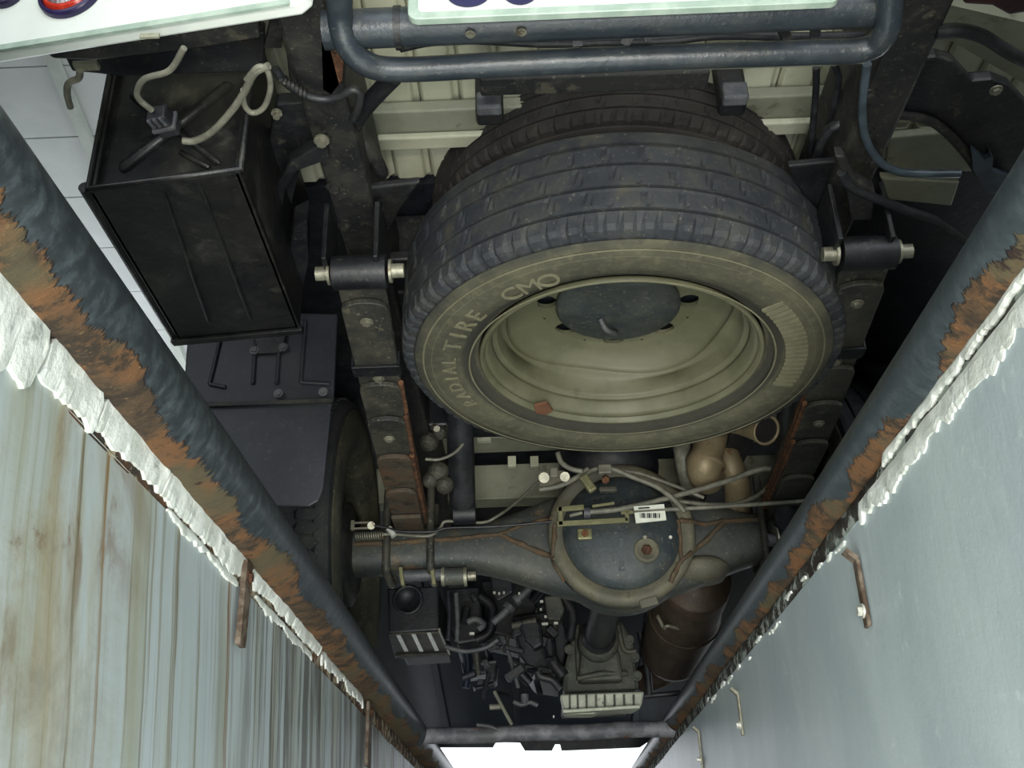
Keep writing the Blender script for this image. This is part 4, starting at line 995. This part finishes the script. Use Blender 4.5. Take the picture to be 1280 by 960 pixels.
hump = MB().lathe([(.001, -.05), (.07, -.045), (.115, -.02), (.125, .03), (.12, .1)], (XD - .01, AY - .0, AZ + .17), (0, .35, 1), 40)
obj('breather_dome', hump, 'engine', ax, 'smooth dark dome over the housing')
lb = thing('sticker', 'white barcode sticker wrapped round the brake cable', 'label', PY(812, 642, ye_))
m = MB(); m.prism([PY(*p, ye_ - .012) for p in ((792, 633), (830, 630), (833, 650), (795, 654))], (0, .003, 0)); obj('sticker_sheet', m, 'label_paper', lb)
for i in range(11):
    x = 800 + i * 2.4; obj('barcode_bar', MB().bar(PY(x, 641.5, ye_ - .0135), PY(x + .3, 647.5, ye_ - .0135), .0012 + .0014 * (i * 7 % 3), .001, (1, 0, 0)), 'hose', lb)
obj('printed_line', MB().bar(PY(798, 635.5, ye_ - .0135), PY(812, 634.5, ye_ - .0135), .003, .001, (0, 0, 1)), 'hose', lb)
obj('fold', MB().bar(PY(793, 639.5, ye_ - .014), PY(832, 637, ye_ - .014), .004, .003, (0, 0, 1)), 'cable', lb)

# ---- exhaust
tpz = thing('tailpipe', 'tan exhaust tailpipe with an open round end below the spare wheel', 'exhaust pipe', PY(950, 540, 2.0))
a = PY(870, 515, 2.14); b = PY(935, 528, 2.03); c = PY(958, 538, 1.98)
pth = smoothpath([a, PY(905, 521, 2.08), b, c], 5); d = (c - b).normalized()
m = MB(); m.tube(pth, .031, 24, caps=False); obj('pipe_bore', MB().lathe([(.0268, -.001), (.0262, -.09), (.0005, -.092)], c, d, 24), 'rubber_dark', tpz, 'dark inside'); m.lathe([(.031, 0), (.032, .002), (.0275, .002), (.0265, -.002)], c, d, 24); obj('pipe_end', m, 'tan_pipe', tpz)  # bore lining uses a darker material than the pipe
p1 = smoothpath([PY(893, 530, 2.25), PY(886, 560, 2.24), PY(880, 585, 2.24), PY(884, 598, 2.3)], 5)
obj('pipe_bend', MB().tube(p1, [.037] * 8 + [.041, .043] + [.040] * (len(p1) - 10), 24), 'tan_pipe', tpz)
p2 = smoothpath([PY(902, 556, 2.32), PY(914, 585, 2.32), PY(922, 612, 2.36), PY(918, 645, 2.45), PY(890, 690, 2.6)], 5)
obj('pipe_bend', MB().tube(p2, .032, 24), 'tan_pipe', tpz)
obj('clamp_ring', MB().lathe([(.044, -.006), (.047, 0), (.044, .006)], PY(882, 580, 2.24), (PY(880, 590, 2.24) - PY(886, 560, 2.24)), 24), 'tan_pipe', tpz)
obj('dull_pipe', MB().tube(smoothpath([PY(852, 555, 2.3), PY(856, 580, 2.3), PY(862, 610, 2.36)], 5), .022, 18), 'cable', tpz)
mf = thing('muffler', 'brown steel exhaust muffler drum right of the differential', 'muffler', PY(860, 830, 3.0))
A = PY(872, 722, 2.66); Bq = PY(838, 822, 3.25); d = (Bq - A).normalized(); L_ = (Bq - A).length
prof = [(.001, -.004), (.052, -.004), (.058, .006), (.088, .012), (.092, .02), (.092, L_ * .34), (.097, L_ * .36), (.099, L_ * .40), (.099, L_ * .86), (.092, L_ * .92), (.05, L_ * .98), (.03, L_)]
obj('drum', MB().lathe(prof, A, d, 56), 'muffler', mf)
obj('outlet_neck', MB().tube([A - d * .06, A + d * .01], .03, 20), 'muffler', mf)
obj('seam_ring', MB().lathe([(.099, L_ * .41), (.103, L_ * .415), (.099, L_ * .42)], A, d, 56), 'muffler', mf)
obj('hanger_rod', MB().tube(smoothpath([PY(822, 770, 2.75), PY(830, 785, 2.78), PY(834, 782, 2.76), PY(850, 786, 2.8)], 4), .005, 8), 'steel', mf)
obj('front_elbow', MB().tube(smoothpath([Bq - d * .05, Bq + d * .1, Bq + d * .2 + Vector((-.06, 0, -.0))], 4), .045, 18), 'muffler', mf)
obj('heat_shield_tab', MB().bar(PY(828, 828, 3.1), PY(836, 836, 3.15), .03, .004), 'alu_light', mf)

# ---- propeller shaft and gearbox
ps = thing('propeller_shaft', 'black propeller shaft running forward from the differential to the gearbox', 'shaft', PY(752, 800, 2.9))
A = PY(763, 742, 2.55); Bq = PY(748, 797, 2.92)
obj('shaft_tube', MB().cyl(A, Bq, .040, 32), 'hose', ps); dd = (Bq - A).normalized()
obj('slip_collar', MB().lathe([(.041, -.03), (.047, -.02), (.048, .0), (.044, .012), (.02, .02)], Bq, dd, 32), 'hose', ps)
gb = thing('gearbox', 'dirty grey cast gearbox with a light alloy ribbed pan at its lower edge', 'gearbox', PY(752, 890, 3.3))
m = MB(); yg = 3.12
P8 = [PY(*p, yg) for p in ((716, 790), (727, 778), (778, 776), (792, 800), (799, 862), (704, 866), (706, 830), (714, 800))]
m.prism(P8, (0, .5, 0)); obj('casing', m, 'alu', gb, bevel=.012)
m = MB(); P8 = [PY(*p, yg - .05) for p in ((735, 800), (765, 800), (775, 818), (780, 850), (722, 852), (726, 818))]; m.prism(P8, (0, .06, 0)); obj('tail_housing', m, 'alu', gb, bevel=.012)
obj('output_seal', MB().lathe([(.02, -.02), (.055, -.02), (.058, .0), (.062, .05)], PY(748, 803, yg - .06), (0, 1, .1), 32), 'alu', gb)
for px, py in ((718, 790), (712, 812), (708, 840), (786, 800), (793, 822), (796, 845)): bolt(PY(px, py, yg - .005), (0, -1, 0), .010, .012, 'bolt', 'alu', gb)
obj('casting_rib', MB().tube([PY(722, 848, yg - .055), PY(750, 842, yg - .06), PY(784, 842, yg - .03)], .008, 8), 'alu', gb)
obj('casting_rib', MB().tube([PY(722, 782, yg - .005), PY(722, 815, yg - .005), PY(724, 850, yg - .005)], .008, 8), 'alu', gb)
obj('casting_rib', MB().tube(smoothpath([PY(773, 782, yg), PY(780, 812, yg), PY(795, 814, yg)], 4), .008, 8), 'alu', gb)
yp_ = 3.05
m = MB(); P8 = [PY(*p, yp_) for p in ((700, 868), (805, 864), (802, 882), (792, 888), (752, 889), (740, 893), (706, 893))]; m.prism(P8, (0, .06, 0)); pan = obj('pan', m, 'alu_light', gb, 'light alloy finned pan', bevel=.005)
for x in (712, 722, 733, 745, 756, 768, 780, 792): obj('fin', MB().bar(PY(x, 869, yp_ - .012), PY(x + .5, 885, yp_ - .012), .005, .02), 'alu', pan)
obj('pan_edge', MB().bar(PY(703, 890, yp_ - .02), PY(800, 884, yp_ - .02), .010, .03, (0, 0, 1)), 'alu_light', pan, bevel=.003)
obj('lower_strip', MB().bar(PY(722, 896, yp_ + .1), PY(770, 893, yp_ + .1), .008, .02, (0, 0, 1)), 'alu', gb)

# ---- battery case with slots
bc = thing('battery_case', 'black slotted battery case beyond the left rear wheel', 'battery case', PY(520, 818, 2.95))
yb = 2.95
q = [PY(*p, yb) for p in ((484, 735), (548, 732), (549, 788), (486, 792))]; m = MB(); m.prism(q, (0, .45, 0)); obj('case', m, 'engine', bc, bevel=.006)
fr_ = [PY(486, 792, yb), PY(549, 787, yb), PZ(562, 816, PY(549, 787, yb).z), PZ(494, 819, PY(549, 787, yb).z)]
zb = min(p.z for p in fr_) - .004; fr_ = [Vector((p.x, p.y, zb)) for p in fr_]
m = MB(); m.prism(fr_, (0, 0, .006)); tr_ = obj('tray', m, 'spring', bc, bevel=.001)
for a_, b_ in (((498, 794), (508, 814)), ((517, 793), (527, 814)), ((536, 791), (546, 813))):
    A = PZ(*a_, zb - .001); Bq = PZ(*b_, zb - .001); obj('slot', MB().bar(A, Bq, .012, .003), 'bright_steel', tr_, 'bright edge of a slot', bevel=.001, seg=1)
obj('tray_edge', MB().bar(PZ(549, 787, zb), PZ(562, 817, zb), .006, .008), 'steel', bc)
obj('tray_edge', MB().bar(PZ(494, 819, zb), PZ(562, 816, zb), .008, .008, (0, 1, 0)), 'spring', bc)
obj('round_port', MB().lathe([(.045, 0), (.045, .008), (.034, .008), (.034, .002), (.001, .002)], PY(510, 750, yb), (0, -1, 0), 28), 'engine', bc)

# ---- engine bay fittings left of the gearbox
eg = thing('engine', 'dark jumble of engine castings, hoses and brackets left of the gearbox', 'engine', PY(640, 850, 3.4))
def blk(name, pix, y, t, mat='engine', bev=.008): return obj(name, MB().prism([PY(*p, y) for p in pix], (0, t, 0)), mat, eg, bevel=bev)
blk('casting', ((556, 735), (600, 732), (604, 800), (570, 806), (560, 780)), 3.2, .3)
blk('casting', ((600, 725), (660, 722), (672, 760), (650, 800), (610, 790)), 3.35, .3)
blk('casting', ((640, 770), (700, 760), (712, 800), (700, 850), (668, 845), (650, 820)), 3.2, .3)
blk('casting', ((572, 812), (612, 810), (622, 840), (580, 846)), 3.5, .1, 'undertray')
blk('bracket_plate', ((612, 716), (640, 715), (642, 740), (622, 752), (614, 740)), 3.0, .012)
blk('sensor_body', ((680, 745), (700, 742), (706, 762), (700, 776), (684, 774)), 3.0, .06, 'alu', .006)
blk('filter_housing', ((604, 826), (622, 824), (620, 852), (608, 854)), 3.3, .1)
blk('mount_arm', ((645, 772), (676, 776), (680, 805), (668, 812), (656, 800)), 3.05, .05, 'engine', .01)
def rod(pix, r, y, mat='engine_grey', nm='rod', n=10): return obj(nm, MB().tube(smoothpath([PY(a, b, y) for a, b in pix], 4), r, n), mat, eg)
rod([(616, 778), (628, 768), (636, 760)], .011, 2.95); rod([(634, 762), (638, 757)], .019, 2.95, nm='rod_end')
rod([(646, 750), (655, 742), (662, 735)], .011, 2.95); rod([(643, 752), (648, 748)], .017, 2.95, nm='rod_end')
rod([(652, 726), (662, 724), (672, 730)], .008, 2.9)
rod([(700, 862), (690, 850), (676, 846), (672, 840)], .012, 3.0, 'engine', 'hose')
rod([(664, 728), (690, 740), (706, 750), (716, 770), (712, 800)], .014, 3.1, 'hose', 'hose')
rod([(560, 740), (562, 770), (560, 800)], .008, 2.95, 'engine', 'hose'); rod([(570, 742), (572, 776), (571, 802)], .007, 2.95, 'engine_grey', 'hose')
rod([(556, 808), (580, 814), (606, 810), (622, 800)], .007, 2.98, 'engine_grey', 'hose')
rod([(584, 778), (594, 774), (604, 780), (598, 786)], .010, 2.95, 'engine_grey', 'hose')
rod([(618, 864), (628, 884), (640, 906)], .0055, 3.1, 'cable', 'thin_rod'); rod([(612, 884), (626, 883)], .0085, 3.12, 'cable', 'thin_rod')
rod([(642, 877), (652, 881), (662, 878), (672, 882)], .007, 3.1, 'engine_grey', 'clip_arm'); rod([(656, 868), (656, 880)], .011, 3.1, 'engine_grey', 'clip_arm')
rod([(596, 906), (612, 908), (622, 912)], .006, 3.15, 'engine_grey', 'clip_arm')
rod([(630, 800), (640, 830), (648, 860)], .006, 3.1, 'engine_grey', 'hose'); rod([(580, 800), (585, 830), (582, 860)], .012, 3.3, 'undertray', 'hose')
rod([(600, 830), (620, 827)], .006, 3.25, 'engine_grey', 'rod'); rod([(676, 846), (694, 846)], .012, 3.1, 'alu', 'rod')
rod([(686, 800), (690, 825), (704, 846)], .02, 3.1, 'engine', 'hose'); rod([(600, 745), (615, 760), (612, 790), (595, 800)], .016, 3.15, 'engine', 'hose')
rod([(800, 790), (808, 830), (812, 870)], .012, 3.2, 'engine', 'hose'); rod([(806, 870), (830, 868), (850, 866)], .008, 3.2, 'engine', 'hose')
for px, py, s_ in ((677, 752, .010), (676, 762, .006), (681, 780, .018), (695, 779, .012), (682, 771, .007), (590, 792, .014), (649, 742, .006), (618, 741, .007), (624, 742, .006), (630, 741, .006), (692, 896, .004)):
    obj('bright_fitting', MB().box(PY(px, py, 2.93), (s_, .01, .007)), 'bright_steel', eg, bevel=.001, seg=1)
random.seed(21)
for k in range(34):
    px, py = random.uniform(575, 705), random.uniform(735, 870); y = random.uniform(3.0, 3.3); p = PY(px, py, y)
    if k % 2: obj('small_bracket', MB().box(p, (random.uniform(.015, .06), .03, random.uniform(.01, .04)), Matrix.Rotation(random.uniform(-.8, .8), 3, 'Y')), 'engine', eg, bevel=.003)
    else:
        v = Vector((random.uniform(-1, 1), random.uniform(-.3, .3), random.uniform(-1, 1))).normalized() * random.uniform(.03, .08)
        obj('small_pipe', MB().cyl(p - v / 2, p + v / 2, random.uniform(.006, .014), 10), random.choice(('engine', 'engine', 'spring')), eg)

# ---- right hand side: fender support, pipes and cables
rb = thing('fender_support', 'broad curved black bracket reaching right from the frame under the cream bed', 'bracket', PZ(1150, 150, .98))
m = MB(); m.prism([PZ(*p, .99) for p in ((1095, 84), (1130, 74), (1170, 72), (1192, 78), (1214, 102), (1240, 100), (1262, 108), (1300, 150), (1300, 250), (1262, 245), (1240, 240), (1232, 196), (1214, 196), (1190, 170), (1170, 154), (1150, 148), (1118, 144), (1098, 140))], (0, 0, .02)); obj('support_plate', m, 'black_paint', rb, bevel=.005)
pth = [PZ(x, y, .985) for x, y in ((1112, 142), (1146, 146), (1168, 154), (1190, 172), (1212, 198), (1222, 214))]
for a_, b_ in zip(pth[:-1], pth[1:]): pass
obj('rolled_flange', MB().tube(smoothpath(pth, 4), .007, 10), 'black_dusty', rb)
m = MB(); m.prism([PZ(*p, .975) for p in ((1214, 186), (1232, 200), (1238, 196), (1236, 186), (1242, 200), (1240, 214), (1262, 222), (1270, 250), (1232, 240), (1216, 214))], (0, 0, .01)); obj('end_flange', m, 'blue_hose', rb, bevel=.002)
bolt(PZ(1245, 112, .985), (0, 0, -1), .006, .006, 'bolt', 'steel', rb); bolt(PZ(1108, 144, .985), (0, 0, -1), .008, .008, 'bolt', 'black_dusty', rb)
tag(obj('curved_pipe', wire([(1084, 80), (1080, 110), (1078, 145), (1084, 178), (1100, 202), (1122, 214), (1150, 217), (1200, 217)], .006, z=.93), 'blue_hose'), 'blue-grey pipe curving down the right frame rail and off to the right', 'pipe')
tag(obj('cable_sheath', wire([(1052, 215), (1062, 232), (1090, 246), (1130, 262), (1165, 274), (1190, 290), (1214, 308)], .007, z=.90), 'hose'), 'dark cable sagging from the right frame rail to the right edge pipe', 'cable')
tag(obj('cable_sheath', wire([(1020, 84), (1020, 110), (1016, 160), (1014, 190)], .005, z=1.02), 'hose'), 'straight black cable hanging left of the right frame rail', 'cable')
tag(obj('cable_sheath', wire([(1043, 80), (1048, 100), (1044, 125), (1034, 160), (1018, 182)], .005, z=1.03), 'hose'), 'bowed black cable beside the straight one left of the right frame rail', 'cable')
tag(obj('cable_sheath', wire([(1060, 152), (1040, 160), (1028, 176), (1022, 196)], .008, z=1.0), 'hose'), 'short thick black cable arching onto the right frame rail', 'cable')
tag(obj('cable_sheath', wire([(1170, 40), (1200, 38), (1230, 46), (1262, 66), (1300, 84)], .009, z=.95), 'hose'), 'black cable arching across the cream panels at the top right', 'cable')
tag(obj('cable_sheath', wire([(500, 60), (540, 52), (600, 50), (680, 54), (760, 52), (840, 50), (900, 44), (1000, 46), (1080, 44)], .006, z=1.0), 'hose'), 'black cable lying behind the two bumper tubes', 'cable')
m = MB(); m.prism([PZ(*p, .90) for p in ((1044, 196), (1058, 232), (1064, 276), (1090, 276), (1094, 240), (1070, 225), (1056, 196))], (0, 0, .02)); tag(obj('rail_bracket', m, 'black_dusty', bevel=.003), 'dusty black bracket hanging at the end of the right frame rail', 'bracket')
# inner wheel arches
for x, lab in ((-.66, 'black inner wheel arch above the left rear wheel'), (.93, 'black inner wheel arch above the right rear wheel')):
    m = MB(); vs = []; n = 20
    for i in range(n + 1):
        a_ = PI * (.02 + .96 * i / n)
        for r_ in (.47, .48): 
            for dx in (-.16, .16): vs.append((x + dx, AY + r_ * math.cos(a_), AZ + r_ * math.sin(a_) * .82))
    for i in range(n):
        a = i * 4; m_ = [(a, a + 1, a + 5, a + 4), (a + 2, a + 6, a + 7, a + 3), (a, a + 4, a + 6, a + 2), (a + 1, a + 3, a + 7, a + 5)]
        m.f += m_; m.s += [True] * 4
    m.v = [Vector(v) for v in vs]; tag(obj('wheel_arch', m, 'engine'), lab, 'wheel arch')
# ------------------------------------------------------------------ lift everything so that the pit floor is at 0
for o in list(bpy.data.objects):
    if '_o' in o: 
        if o.parent is None: o.location.z += ZC
for o in list(bpy.data.objects):
    if '_o' in o: del o['_o']
